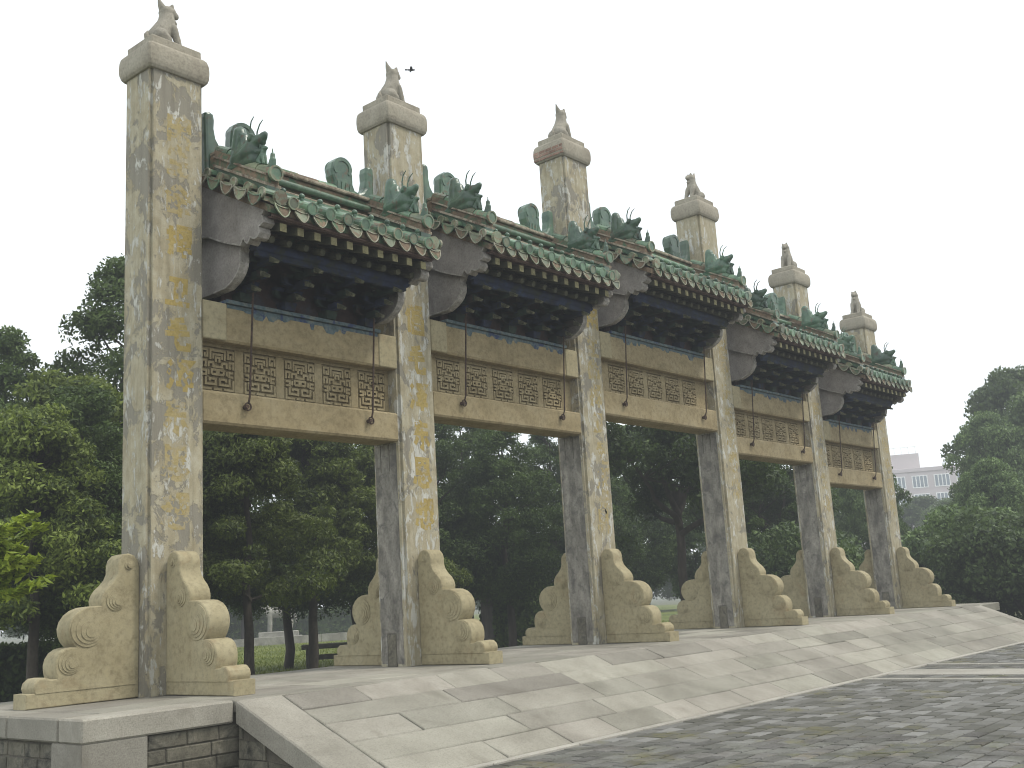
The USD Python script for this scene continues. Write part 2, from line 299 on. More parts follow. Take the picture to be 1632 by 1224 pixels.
def loft(pts, t, b):
    """Prism of an outline (u, v), w from 0 to t, its two rims rounded by b."""
    p = np.array(pts, float)
    if Polygon(p).exterior.is_ccw is False: p = p[::-1]
    e = np.roll(p, -1, 0) - p; e /= np.linalg.norm(e, axis=1, keepdims=True) + 1e-12
    n = np.column_stack([e[:, 1], -e[:, 0]])
    nn = n + np.roll(n, 1, 0); nn /= np.maximum(np.linalg.norm(nn, axis=1, keepdims=True), 0.5)
    rings = [(p - nn * b, 0.0), (p - nn * b * 0.3, b * 0.3), (p, b), (p, t - b), (p - nn * b * 0.3, t - b * 0.3), (p - nn * b, t)]
    k = len(p); V = np.vstack([np.column_stack([q, np.full(k, w)]) for q, w in rings]); F = []
    for r in range(len(rings) - 1):
        for i in range(k):
            j = (i + 1) % k; a, c = r * k + i, r * k + j; d, f = a + k, c + k
            F += [(a, c, f), (a, f, d)]
    import mapbox_earcut as ec
    tri = ec.triangulate_float64(rings[0][0], np.array([k], np.uint32)).reshape(-1, 3)
    # earcut keeps the winding of the outline or not: test
    q = rings[0][0]
    for a, bb, c in tri:
        s = np.cross(q[bb] - q[a], q[c] - q[a])
        if s < 0: a, bb = bb, a
        F.append((c, bb, a)); o = (len(rings) - 1) * k; F.append((a + o, bb + o, c + o))
    return trimesh.Trimesh(V, np.array(F), process=False)

def tube(path, radii, sides=8, caps=True):
    p = np.array(path, float); n = len(p); radii = np.broadcast_to(radii, (n,))
    t = np.gradient(p, axis=0); t /= np.linalg.norm(t, axis=1, keepdims=True) + 1e-12
    ref = np.array([0, 0, 1.0]) if abs(t[:, 2]).mean() < 0.8 else np.array([1.0, 0, 0])
    a = np.cross(t, ref); a /= np.linalg.norm(a, axis=1, keepdims=True) + 1e-12
    b = np.cross(t, a); ang = np.arange(sides) * 2 * np.pi / sides
    V = (p[:, None] + radii[:, None, None] * (np.cos(ang)[None, :, None] * a[:, None] + np.sin(ang)[None, :, None] * b[:, None])).reshape(-1, 3)
    F = []
    for i in range(n - 1):
        for j in range(sides):
            q, r = i * sides + j, i * sides + (j + 1) % sides
            F += [(q, r, r + sides), (q, r + sides, q + sides)]
    if caps:
        V = np.vstack([V, p[0], p[-1]]); c0, c1 = n * sides, n * sides + 1
        for j in range(sides):
            k = (j + 1) % sides
            F += [(c0, k, j), (c1, (n - 1) * sides + j, (n - 1) * sides + k)]
    m = trimesh.Trimesh(V, np.array(F), process=False)
    if m.volume < 0: m.invert()
    return m

ICO = trimesh.creation.icosphere(2, 1.0).vertices
def man(points):
    return m3.Manifold.hull_points(np.asarray(points, np.float64))
def capsule(p, r, q, s):
    return man(np.vstack([ICO * r + np.array(p, float), ICO * s + np.array(q, float)]))
def blob(bones, edge=0.04, it=8):
    """One continuous surface from bones (p, r, q, s)."""
    m = m3.Manifold.batch_boolean([capsule(*b) for b in bones], m3.OpType.Add).refine_to_length(edge)
    a = m.to_mesh(); t = trimesh.Trimesh(a.vert_properties[:, :3], a.tri_verts, process=True)
    if it: trimesh.smoothing.filter_taubin(t, iterations=it)
    return t

def roughen(m, amp, scale, seed=0):
    m = m.copy(); n = m.vertex_normals
    m.vertices = m.vertices + n * ((meshkit.fbm(m.vertices * scale, 3, seed) - 0.5) * 2 * amp)[:, None]
    return m

# ------------------------------------------------------------------ ground, plaza, path
GZ = -0.84                                       # lawn level
PZ = -0.82                                       # plaza level
put('/World', 'ground', box((-900, -900, GZ - 1.2), (900, 900, GZ - 0.03)), M['soil'], kind='structure')
lawn = trimesh.creation.box((1, 1, 1))
gx, gy = np.meshgrid(np.linspace(-40, 110, 76), np.linspace(2.6, 120, 60))
gz = GZ + 0.05 * (meshkit.fbm(np.stack([gx * 0.2, gy * 0.2, gx * 0], -1), 3) - 0.5)
V = np.stack([gx, gy, gz], -1).reshape(-1, 3); F = []
for i in range(59):
    for j in range(75):
        a = i * 76 + j; F += [(a, a + 1, a + 77), (a, a + 77, a + 76)]
put('/World', 'lawn', trimesh.Trimesh(V, F, process=False), M['lawn'], smooth=True, kind='structure')
# grass blades where the lawn shows through the openings
def grass_mesh():
    n = 26000
    d = 24 + 40 * RNG.random(n) ** 1.2; az = np.radians(RNG.uniform(30, 56, n))
    P = np.column_stack([CAM[0] + d * np.cos(az), CAM[1] + d * np.sin(az), np.full(n, GZ)])
    P = P[P[:, 1] > 2.9]; n = len(P)
    h = RNG.uniform(0.05, 0.13, n); a = RNG.uniform(0, 6.28, n); w = RNG.uniform(0.012, 0.03, n)
    s = np.column_stack([np.cos(a) * w, np.sin(a) * w, 0 * a]); l = np.column_stack([RNG.normal(0, 0.035, n), RNG.normal(0, 0.035, n), h])
    return trimesh.Trimesh(np.stack([P - s, P + s, P + l], 1).reshape(-1, 3), np.arange(3 * n).reshape(-1, 3), process=False)
GM = grass_mesh()
put('/World', 'grass', GM, M['grass'], tone=np.repeat(RNG.random(len(GM.faces)), 3), label='short sunlit grass of the lawn behind the archway', category='grass', kind='stuff')

plaza = put('/World', 'plaza', box((-60, -70, GZ - 0.5), (70, -3.88, PZ - 0.014)), material('plaza_bed', {
    'geo': ('geometry', {}), 'mp': ('mapping', {'scale': (1, 1, 1)}),
    'b': ('brick_texture', {'offset': 0.5, 'scale': 1.0, 'brick_width': 0.36, 'row_height': 0.21, 'mortar_size': 0.012, 'mortar_smooth': 0.2, 'color1': (0.125, 0.122, 0.11), 'color2': (0.085, 0.082, 0.072), 'mortar': (0.035, 0.035, 0.027)}),
    'n': ('noise_texture', {'scale': 1.2, 'detail': 6.0}), 'r': ('rgb_ramp', {'ramp': [(0.4, (1, 1, 1)), (0.7, (1.0, 0.95, 0.45))]}), 'mu': ('mix_color', {'blend_type': 'multiply', 'fac': 1.0}),
    'p': ('principled_bsdf', {'roughness': 0.9})}, [('geo.position', 'b.vector'), ('geo.position', 'n.vector'), ('n.fac', 'r.fac'), ('b.color', 'mu.a'), ('r.color', 'mu.b'), ('mu.result', 'p.base_color')], 'p.BSDF'), kind='structure')
# paving bricks laid in courses along the ramp foot
bricks = []
y = -3.905; row = 0
while y > -9.9:
    x = 0.6 + (0.18 if row % 2 else 0.0) + RNG.uniform(-0.03, 0.03)
    wy = 0.205 + RNG.uniform(-0.008, 0.008)
    while x < 22:
        L = 0.36 + RNG.uniform(-0.03, 0.03)
        xc, yc = x + L / 2, y - wy / 2
        if yc > -9.9 + (xc - 2.2) * 0.29 and not (10.95 < xc < 14.3):
            g = 0.007 + 0.006 * RNG.random()
            tl = RNG.normal(0, 0.0035, 4); c = []
            for k, (ax, ay) in enumerate(((x + g, y - g), (x + L - g, y - g), (x + L - g, y - wy + g), (x + g, y - wy + g))):
                jx, jy = RNG.normal(0, 0.004, 2); zt = PZ + tl[k] + 0.004
                c += [(ax + jx, ay + jy, PZ - 0.04), (ax + jx, ay + jy, zt - 0.009), (ax + jx + 0.008 * np.sign(xc - ax), ay + jy + 0.008 * np.sign(yc - ay), zt)]
            bricks.append((math.hypot(xc - CAM[0], yc - CAM[1]), hull(c)))
        x += L
    y -= wy; row += 1
bricks.sort(key=lambda b: b[0])
for d, m in bricks[:300]:
    put(plaza, 'paving_brick', m, M['paver'])
put(plaza, 'paving_bricks', cat([m for d, m in bricks[300:]]), tone=np.concatenate([np.full(len(m.vertices), RNG.random()) for d, m in bricks[300:]]), kind='stuff', mat=material('plaza_brick_field', {
    'geo': ('geometry', {}), 'at': ('attribute', {'attribute': 'tone'}), 'wn': ('rgb_ramp', {'ramp': [(0, (0.07, 0.068, 0.056)), (0.5, (0.11, 0.107, 0.095)), (0.9, (0.15, 0.147, 0.137)), (1.0, (0.19, 0.187, 0.175))]}),
    'n': ('noise_texture', {'scale': 1.1, 'detail': 6.0, 'roughness': 0.7}), 'ms': ('map_range', {'from_min': 0.55, 'from_max': 0.72, 'clamp': True}), 'c': ('color', {'value': (0.115, 0.107, 0.048)}), 'mx': ('mix_color', {}),
    'p': ('principled_bsdf', {'roughness': 0.9, 'specular_ior_level': 0.25})},
    [('at.fac', 'wn.fac'), ('geo.position', 'n.vector'), ('n.fac', 'ms.value'), ('ms.result', 'mx.fac'), ('wn.color', 'mx.a'), ('c.color', 'mx.b'), ('mx.result', 'p.base_color')], 'p.BSDF'))

path = put('/World', 'path', box((11.0, -40, PZ - 0.1), (14.2, -3.93, PZ - 0.008)), M['joint'], kind='structure')
y = -3.94
while y > -22:
    L = 0.95 + RNG.uniform(-0.08, 0.08)
    put(path, 'slab', box((12.1, y - L + 0.012, PZ - 0.05), (13.15, y, PZ + 0.012 + RNG.uniform(-0.003, 0.003)), 0.008), M['path'])
    for xa, xb in ((11.04, 11.17), (14.02, 14.15)):
        put(path, 'kerb', box((xa, y - L + 0.008, PZ - 0.05), (xb, y, PZ + 0.035 + RNG.uniform(-0.003, 0.003)), 0.012), M['path'])
    for xa, xb in ((11.18, 12.09), (13.16, 14.01)):   # brick infill, courses across
        yy_ = y
        while yy_ > y - L + 0.05:
            xq = xa
            while xq < xb - 0.1:
                put(path, 'paving_brick', box((xq + 0.008, yy_ - 0.2, PZ - 0.05), (min(xq + 0.36, xb) - 0.006, yy_ - 0.008, PZ + RNG.uniform(-0.004, 0.004)), 0.008), M['paver']) if yy_ > -9 else None
                xq += 0.36
            yy_ -= 0.21
    y -= L

# ------------------------------------------------------------------ platform, ramp
RX0, RX1, RY0, RY1, RK = -0.09, 23.92, -1.87, -3.83, 0.419
PX0, PX1, PY1 = -1.80, 25.62, 2.02
terrace = put('/World', 'platform', cat([box((PX0 + 0.06, RY0 + 0.06, GZ - 0.3), (PX1 - 0.06, PY1 - 0.04, -0.03))]), M['joint'], kind='structure')
def slab(corners, zt, thick=0.12, b=0.012, jit=0.006):
    """Flat-topped stone on four (x, y) corners, slightly uneven."""
    c = []; m = np.mean(corners, 0)
    for (ax, ay) in corners:
        jx, jy = RNG.normal(0, jit, 2); z = zt + RNG.normal(0, 0.002)
        d = np.array([m[0] - ax, m[1] - ay]); d = b * np.sign(d)
        c += [(ax + jx, ay + jy, zt - thick), (ax + jx, ay + jy, z - b), (ax + jx + d[0], ay + jy + d[1], z)]
    return hull(c)
def rect(x0, x1, y0, y1): return [(x0, y0), (x1, y0), (x1, y1), (x0, y1)]
# coping: two runs of big stones along the front left corner, the far end and the back
for x0, x1 in ((PX0, -0.105),):
    m_ = box((x0, RY0, -0.228), (x1, -1.42, 0.0), 0.018)
    put(terrace, 'coping_stone', roughen(m_.subdivide().subdivide(), 0.004, 6), M['granite'], smooth=30)
for y0, y1 in ((-1.41, -0.35), (-0.34, 0.85), (0.86, PY1)):
    put(terrace, 'coping_stone', box((PX0, y0, -0.228), (-1.38, y1, 0.0), 0.018), M['granite'])
put(terrace, 'coping_stone', box((RX1 + 0.02, RY0, -0.228), (PX1, -1.42, 0.0), 0.018), M['granite'])
put(terrace, 'coping_stone', box((PX1 - 0.42, -1.41, -0.228), (PX1, PY1, 0.0), 0.018), M['granite'])
# the platform's floor slabs
for y0, y1, L in ((-1.855, -1.43, 1.9), (-1.42, -0.72, 1.5), (-0.71, 0.0, 1.7), (0.01, 0.72, 1.6), (0.73, 1.38, 1.8), (1.39, PY1, 1.5)):
    x = PX0 + 0.43 if y0 > -1.8 else RX0 + 0.01
    end = PX1 - 0.43 if y0 > -1.8 else RX1
    while x < end - 0.2:
        x2 = min(x + L + RNG.uniform(-0.3, 0.3), end)
        if end - x2 < 0.5: x2 = end
        put(terrace, 'floor_slab', slab(rect(x, x2 - 0.012, y0, y1), 0.0 + RNG.uniform(-0.006, 0.0), b=0.01, jit=0.003), M['granite'])
        x = x2
# corner pilaster and coursed stone under the coping
put(terrace, 'corner_pilaster', box((PX0 + 0.006, RY0 + 0.012, GZ - 0.1), (-1.10, -1.28, -0.23), 0.01), M['granite'])
def course_wall(parent, axis, fixed, depth, a0, a1, z_top, z_bot, h, L, clip=None):
    z = z_top
    row = 0
    while z > z_bot:
        a = a0 - (L * 0.5 if row % 2 else 0) - RNG.uniform(0, 0.1)
        while a < a1:
            l = L * RNG.uniform(0.8, 1.2); s, e = max(a, a0), min(a + l, a1)
            if e - s > 0.05 and (clip is None or clip((s + e) / 2, z)):
                g = 0.007; pr = RNG.uniform(-0.006, 0.006)
                lo, hi = (s + g, z - h + g), (e - g, z - g)
                if axis == 'x': m_ = box((lo[0], fixed + pr, lo[1]), (hi[0], fixed + depth, hi[1]), 0.009)
                else: m_ = box((fixed + pr, lo[0], lo[1]), (fixed + depth, hi[0], hi[1]), 0.009)
                put(parent, 'wall_stone', m_, M['wall_brick'])
            a += l
        z -= h; row += 1
course_wall(terrace, 'x', RY0 + 0.045, 0.1, -1.09, RX0 + 0.16, -0.235, GZ - 0.02, 0.148, 0.46)
course_wall(terrace, 'y', PX0 + 0.05, 0.1, -1.27, PY1 - 0.05, -0.245, GZ - 0.02, 0.155, 0.34)

ramp_core = hull([(RX0 + 0.05, RY0, -0.035), (RX1 - 0.05, RY0, -0.035), (RX0 + 0.05, RY0, GZ - 0.2), (RX1 - 0.05, RY0, GZ - 0.2), (RX0 + 0.05, RY1, RK * (RY1 - RY0) - 0.035), (RX1 - 0.05, RY1, RK * (RY1 - RY0) - 0.035), (RX0 + 0.05, RY1, GZ - 0.2), (RX1 - 0.05, RY1, GZ - 0.2)])
ramp = put('/World', 'ramp', ramp_core, M['joint'], kind='structure')
def rslab(x0, x1, y0, y1, thick=0.10, b=0.010, jit=0.006, lift=0.0):
    c = []; xm, ym = (x0 + x1) / 2, (y0 + y1) / 2; tilt = RNG.normal(0, 0.0035, 4)
    for k, (ax, ay) in enumerate(rect(x0, x1, y0, y1)):
        jx, jy = RNG.normal(0, jit, 2); z = RK * (ay + jy - RY0) + tilt[k] + lift
        bx, by = b * np.sign(xm - ax), b * np.sign(ym - ay)
        c += [(ax + jx, ay + jy, z - thick), (ax + jx, ay + jy, z - b), (ax + jx + bx, ay + jy + by, z + RK * by)]
    return hull(c)
rows = [-1.878, -2.235, -2.575, -2.985, -3.375, -3.775]
for r in range(5):
    x = RX0 + 0.60 + 0.012
    step = [1.45, 1.9, 1.5, 2.1, 1.35][r]
    while x < RX1 - 0.62:
        x2 = min(x + step * RNG.uniform(0.55, 1.25), RX1 - 0.61)
        if RX1 - 0.61 - x2 < 0.5: x2 = RX1 - 0.61
        g = 0.004 + 0.010 * RNG.random() ** 2
        put(ramp, 'ramp_slab', rslab(x + g, x2 - g, rows[r] - g, rows[r + 1] + g), M['granite'])
        x = x2
for x0, x1, cuts in ((RX0, RX0 + 0.60, (-1.878, -2.75, -3.79)), (RX1 - 0.60, RX1, (-1.878, -2.6, -3.2, -3.79))):
    for a, b_ in zip(cuts, cuts[1:]):
        put(ramp, 'edge_stone', rslab(x0, x1, a - 0.004, b_ + 0.004, thick=0.235, b=0.016, jit=0.003), M['granite'])
x = RX0 + 0.02
while x < RX1:
    x2 = min(x + RNG.uniform(1.0, 1.9), RX1)
    put(ramp, 'foot_stone', box((x + 0.003, -3.90, PZ - 0.1), (x2 - 0.003, -3.792, PZ + 0.022 + RNG.uniform(-0.004, 0.004)), 0.008), M['path'])
    x = x2
# coursed stones in the triangle under the ramp's near edge
z = -0.24
for zz_, h in ((-0.245, 0.16), (-0.41, 0.19), (-0.605, 0.2)):
    yend = RY0 - 0.012; yfar = RY0 + (zz_ + 0.20) / RK
    ya = yend
    while ya > yfar + 0.06:
        yb = max(ya - RNG.uniform(0.35, 0.55), yfar + 0.02)
        zt = min(zz_, RK * (yb - RY0) - 0.235) if yb < yfar + 0.4 else zz_
        zt0, zt1 = min(zz_, RK * (ya - RY0) - 0.245), min(zz_, RK * (yb - RY0) - 0.245)
        zb_ = zz_ - h + 0.008
        if max(zt0, zt1) - zb_ > 0.03:
            put(ramp, 'wall_stone', hull([(RX0 + xx_, yq, zq) for xx_ in (0.028 + RNG.uniform(-0.006, 0.006), 0.2) for yq, zq in ((ya - 0.007, zb_), (yb + 0.007, zb_), (ya - 0.007, max(zt0, zb_ + 0.01)), (yb + 0.007, max(zt1, zb_ + 0.005)))]), M['wall_brick'])
        ya = yb

# ------------------------------------------------------------------ the archway
XS = [0.0, 4.263, 8.959, 14.044, 18.721, 23.029]  # left edge of every pillar's front face
CW, CD = 0.80, 0.641                              # pillar width and depth
CH = [8.024, 8.583, 9.345, 9.345, 8.583, 8.024]
BEAMS = [(3.35, 3.79, 4.475, 4.995), (3.822, 4.23, 4.885, 5.405), (4.272, 4.745, 5.405, 5.925), (3.822, 4.23, 4.885, 5.405), (3.35, 3.79, 4.475, 4.995)]
arch = thing('memorial_archway', 'long six-pillared stone memorial archway with green glazed tile roofs', 'memorial arch', (0, 0, 0))

def shaft(x, h, n=0.045):
    a, b, c, d = x, x + CW, 0.0, CD
    o = [(a + n, c), (b - n, c), (b - n, c + n), (b, c + n), (b, d - n), (b - n, d - n), (b - n, d), (a + n, d), (a + n, d - n), (a, d - n), (a, c + n), (a + n, c + n)]
    m_ = trimesh.creation.extrude_polygon(Polygon(o), h, engine='earcut')
    return m_

def rounded_block(x0, x1, y0, y1, z0, z1, r):
    """A cushion: rectangular plan, half-round sides."""
    pts = []
    for k in range(9):
        t = -math.pi / 2 + math.pi * k / 8
        o = (1 - math.cos(t) ** 0.55) * r; zc = (z0 + z1) / 2 + math.copysign(abs(math.sin(t)) ** 0.8, t) * (z1 - z0) / 2
        for X, Y in ((x0 + o, y0 + o), (x1 - o, y0 + o), (x1 - o, y1 - o), (x0 + o, y1 - o)):
            for dx, dy in ((0.03, 0), (0, 0.03)):
                pts.append((X + dx * np.sign((x0 + x1) / 2 - X), Y + dy * np.sign((y0 + y1) / 2 - Y), zc))
    return hull(pts)

STROKES = {
 'yong': [[(.12, .0), (.15, .95), (.88, .95), (.88, .05), (.75, .05)], [(.15, .65), (.88, .65)], [(.15, .35), (.88, .35)], [(.5, .95), (.5, .0)]],
 'sheng': [[(.3, .95), (.1, .6)], [(.2, .72), (.85, .72)], [(.15, .4), (.85, .4)], [(.05, .05), (.95, .05)], [(.52, .95), (.52, .05)]],
 'ming': [[(.5, 1.), (.05, .65)], [(.5, 1.), (.95, .65)], [(.3, .66), (.7, .66)], [(.15, .52), (.45, .52), (.45, .15), (.15, .15), (.15, .52)], [(.58, .52), (.9, .52), (.88, .2), (.75, .2)], [(.58, .52), (.58, -.02)]],
 'han': [[(.05, .75), (.38, .78)], [(.22, .98), (.22, .1), (.1, .15)], [(.05, .4), (.38, .52)], [(.5, .97), (.9, .97), (.9, .6), (.5, .6), (.5, .97)], [(.5, .78), (.9, .78)], [(.45, .45), (.95, .45)], [(.42, .25), (.98, .25)], [(.7, .45), (.7, .0)]],
 'wei': [[(.2, .85), (.8, .85), (.78, .4), (.65, .4)], [(.45, .85), (.45, .1)], [(.05, .1), (.95, .1)]],
 'mao': [[(.75, .97), (.25, .87)], [(.15, .68), (.85, .74)], [(.05, .47), (.95, .55)], [(.48, .88), (.48, .2), (.55, .06), (.9, .06), (.92, .25)]],
 'ze': [[(.08, .92), (.2, .8)], [(.03, .62), (.15, .54)], [(.05, .06), (.2, .38)], [(.38, .92), (.88, .92), (.6, .62), (.38, .55)], [(.45, .85), (.65, .68), (.95, .55)], [(.42, .42), (.9, .42)], [(.33, .24), (.97, .24)], [(.66, .58), (.66, .0)]],
 'dong': [[(.15, .85), (.85, .85)], [(.5, 1.), (.22, .55), (.88, .55)], [(.53, .72), (.53, .03), (.42, .1)], [(.3, .4), (.12, .15)], [(.7, .4), (.9, .12)]],
 'si': [[(.2, .97), (.8, .97), (.8, .5), (.2, .5), (.2, .97)], [(.5, .97), (.5, .5)], [(.2, .73), (.8, .73)], [(.12, .36), (.05, .1)], [(.3, .38), (.32, .1), (.5, .03), (.75, .05), (.75, .2)], [(.48, .37), (.56, .24)], [(.8, .38), (.95, .2)]],
 'xiang': [[(.05, .82), (.45, .82)], [(.26, .98), (.26, .46)], [(.24, .78), (.05, .55)], [(.28, .76), (.44, .6)], [(.55, .97), (.9, .97), (.9, .48), (.55, .48), (.55, .97)], [(.55, .81), (.9, .81)], [(.55, .65), (.9, .65)], [(.12, .36), (.05, .1)], [(.3, .36), (.32, .1), (.5, .03), (.75, .05), (.75, .2)], [(.48, .36), (.56, .24)], [(.8, .38), (.95, .2)]],
 'chang': [[(.3, .98), (.05, .6)], [(.2, .78), (.2, .0)], [(.45, .97), (.88, .97), (.88, .58), (.45, .58), (.45, .97)], [(.45, .78), (.88, .78)], [(.4, .48), (.95, .48), (.95, .03), (.4, .03), (.4, .48)], [(.4, .26), (.95, .26)]],
}
def glyph(name, x, z, w, h, erode, seed, thick=0.075):
    r = np.random.default_rng(seed)
    g = unary_union([LineString(s).buffer(thick, cap_style=2, join_style=2) for s in STROKES[name]])
    holes = []
    while len(holes) < 400 and sum(p.area for p in holes) < erode:
        cx, cy = r.uniform(-.05, 1.05, 2); rr = r.uniform(.015, .10)
        a = np.linspace(0, 6.28, 9)[:-1]
        holes.append(Polygon(np.column_stack([cx + rr * np.cos(a) * r.uniform(.5, 1.3, 8), cy + rr * np.sin(a) * r.uniform(.6, 1.4, 8)])).buffer(0))
    if holes: g = g.difference(unary_union(holes))
    g = affinity.affine_transform(g, [w, 0, 0, h, x - w / 2, z - h / 2])
    if g.is_empty or g.area < 0.002: return None
    return XZ(extrude(g, 0.0025), 0.0015)

TEXT = {
 0: [('yong', 7.23, .42, .55), ('sheng', 6.83, .42, .55), ('ming', 6.26, .41, .45), ('han', 5.70, .42, .16), ('wei', 5.03, .40, .22), ('mao', 4.46, .40, .10), ('ze', 3.92, .45, .22), ('dong', 3.39, .38, .32), ('si', 2.79, .38, .45), ('xiang', 2.19, .38, .45)],
 1: [('chang', 5.33, .41, .10), ('mao', 4.68, .42, .08), ('ze', 4.08, .44, .06), ('dong', 3.48, .46, .08), ('si', 2.88, .45, .10), ('xiang', 2.24, .46, .22)],
 2: [('yong', 6.14, .55, .1), ('sheng', 5.58, .52, .30), ('ming', 5.09, .48, .30), ('han', 4.58, .48, .30), ('wei', 4.08, .5, .45), ('mao', 3.5, .52, .6), ('ze', 3.0, .52, .6), ('dong', 2.6, .52, .5), ('si', 2.2, .45, .3)],
 3: [('chang', 6.22, .48, .4), ('mao', 5.70, .48, .4), ('ze', 5.19, .48, .35), ('dong', 4.68, .48, .35), ('si', 4.15, .48, .45), ('xiang', 3.6, .48, .6), ('han', 3.0, .48, .65)],
 4: [('yong', 5.2, .45, .35), ('si', 4.6, .45, .4), ('mao', 4.0, .45, .45), ('sheng', 3.4, .45, .5), ('ze', 2.8, .45, .5)],
 5: [('xiang', 5.2, .45, .35), ('chang', 4.6, .45, .35), ('mao', 4.0, .45, .4), ('si', 3.4, .45, .45), ('han', 2.8, .45, .5)],
}

SCROLL = [(0, 0), (0, 1.52), (.02, 1.60), (.07, 1.665), (.14, 1.69), (.21, 1.675), (.265, 1.62), (.285, 1.55), (.285, 1.46), (.315, 1.39), (.37, 1.325), (.43, 1.275), (.475, 1.215), (.497, 1.15), (.49, 1.085), (.57, 1.085), (.66, 1.075), (.745, 1.045), (.815, .995), (.865, .925), (.885, .845), (.875, .765), (.84, .69), (.785, .63), (.85, .635), (.92, .62), (.98, .58), (1.02, .52), (1.035, .45), (1.03, .37), (1.01, .30), (1.07, .30), (1.14, .325), (1.21, .32), (1.265, .275), (1.28, .22), (1.262, .168), (1.36, .166), (1.36, 0)]
def spiral(cx, cy, r, turns=2.4, w=0.012, n=60):
    t = np.linspace(0.12, 1, n); a = -t * turns * 2 * np.pi + 0.8
    return LineString(np.column_stack([cx + r * t * np.cos(a), cy + r * t * np.sin(a)])).buffer(w, cap_style=2)
def scroll_stone(thick=0.30):
    """Local: u away from the pillar, v up, w across (0..thick); carved volutes on both faces."""
    body = loft(SCROLL, thick, 0.018)
    body = roughen(trimesh.Trimesh(*trimesh.remesh.subdivide_to_size(body.vertices, body.faces, 0.16), process=True), 0.0025, 5)
    parts = [body]
    for cx, cy, r in ((.655, .83, .205), (.865, .47, .135), (.31, 1.14, .12), (.145, 1.55, .055)):
        d = Point(cx, cy).buffer(r, 24)
        for w0 in (-0.014, thick - 0.001):
            out = -1 if w0 < 0 else 1
            for k, f_ in enumerate((1.0, 0.78, 0.56, 0.34)):
                if r < 0.1 and k in (1, 3): continue
                dr = trimesh.creation.extrude_polygon(Point(cx - 0.012 * k * r / 0.2, cy - 0.010 * k * r / 0.2).buffer(r * f_, 20), 0.012, engine='earcut')
                parts.append(moved(dr, (0, 0, (-0.010 - 0.0075 * k) if out < 0 else (thick - 0.003 + 0.0075 * k))))
    for w0 in (-0.008, thick - 0.004):
        parts.append(moved(box((0.02, 0.158, 0), (1.25, 0.170, 0.012)), (0, 0, w0)))
    return cat(parts)
SC = scroll_stone()

def place_scroll(m, kind, x, seed):
    v = m.vertices
    o = m.copy()
    if kind == 'front':  o.vertices = np.column_stack([x + 0.25 + v[:, 2], -v[:, 0], v[:, 1]])
    if kind == 'back':   o.vertices = np.column_stack([x + 0.55 - v[:, 2], CD + v[:, 0], v[:, 1]])
    if kind == 'left':   o.vertices = np.column_stack([x - v[:, 0], CD / 2 + 0.15 - v[:, 2], v[:, 1]])
    if kind == 'right':  o.vertices = np.column_stack([x + CW + v[:, 0], CD / 2 - 0.15 + v[:, 2], v[:, 1]])
    if o.volume < 0: o.invert()
    return roughen(o, 0.003, 3.0, seed)

for i, x in enumerate(XS):
    col = put(arch, 'pillar', shaft(x, CH[i] + 0.01), PLAST[i])
    h = CH[i]
    cmesh = cat([rounded_block(x - 0.072, x + CW + 0.072, -0.072, CD + 0.072, h, h + 0.385, 0.115)])
    put(col, 'cap', roughen(cmesh.subdivide().subdivide(), 0.004, 5, i), M['cap'], smooth=40)
    put(col, 'cap_slab', roughen(box((x + 0.015, 0.015, h + 0.375), (x + CW - 0.015, CD - 0.015, h + 0.51), 0.018).subdivide().subdivide(), 0.003, 6, i), M['cap'], smooth=30)
    if i == 2:                                    # rendering fallen off: bare bricks on the cap's left side
        for r_ in range(4):
            yb = -0.05
            while yb < CD + 0.03:
                L = 0.17 if (yb > -0.04 or r_ % 2) else 0.09
                ye = min(yb + L, CD + 0.05)
                put(col, 'brick', box((x - 0.082 + 0.02 * abs(r_ - 1.5) / 1.5, yb + 0.005, h + 0.045 + r_ * 0.066), (x + 0.02, ye - 0.005, h + 0.104 + r_ * 0.066), 0.006), M['red_brick'])
                yb = ye
    # paint left of the characters
    for k, (g, zc, xc, er) in enumerate(TEXT.get(i, [])):
        gm = glyph(g, x + xc, zc, 0.40, 0.42 if i != 1 else 0.44, er * (0.8 if i < 2 else 1.0), 100 * i + k, thick=0.088)
        if gm is not None: put(col, 'painted_character', gm, M['ochre'] if er < 0.3 else M['ochre_faint'])
    if i > 0:                                     # weathered cement strip and plugged slot on the side towards the nearer opening
        zt = BEAMS[i - 1][0] - 0.02
        put(col, 'side_strip', box((x - 0.006, 0.10, 0.04), (x + 0.02, CD - 0.07, zt), 0.003), M['cement'])
        for yy0 in (0.24, 0.43):
            put(col, 'slot_edge', box((x - 0.0075, yy0, 0.0), (x + 0.01, yy0 + 0.012, 0.47)), M['joint'])
            put(col, 'slot_edge', box((x - 0.0075, yy0 + 0.01, zt - 0.42), (x + 0.01, yy0 + 0.024, zt)), M['joint'])
        put(col, 'slot_edge', box((x - 0.0075, 0.24, 0.47), (x + 0.01, 0.442, 0.485)), M['joint'])
        put(col, 'slot_plug', box((x - 0.012, 0.256, 0.0), (x + 0.01, 0.426, 0.466), 0.004), M['wall_brick'])
    kinds = ['front', 'back'] + (['left'] if i == 0 else []) + (['right'] if i == 5 else [])
    for k in kinds:
        put(arch, 'scroll_stone', place_scroll(SC, k, x, i * 7 + len(k)), M['buff'], smooth=35)

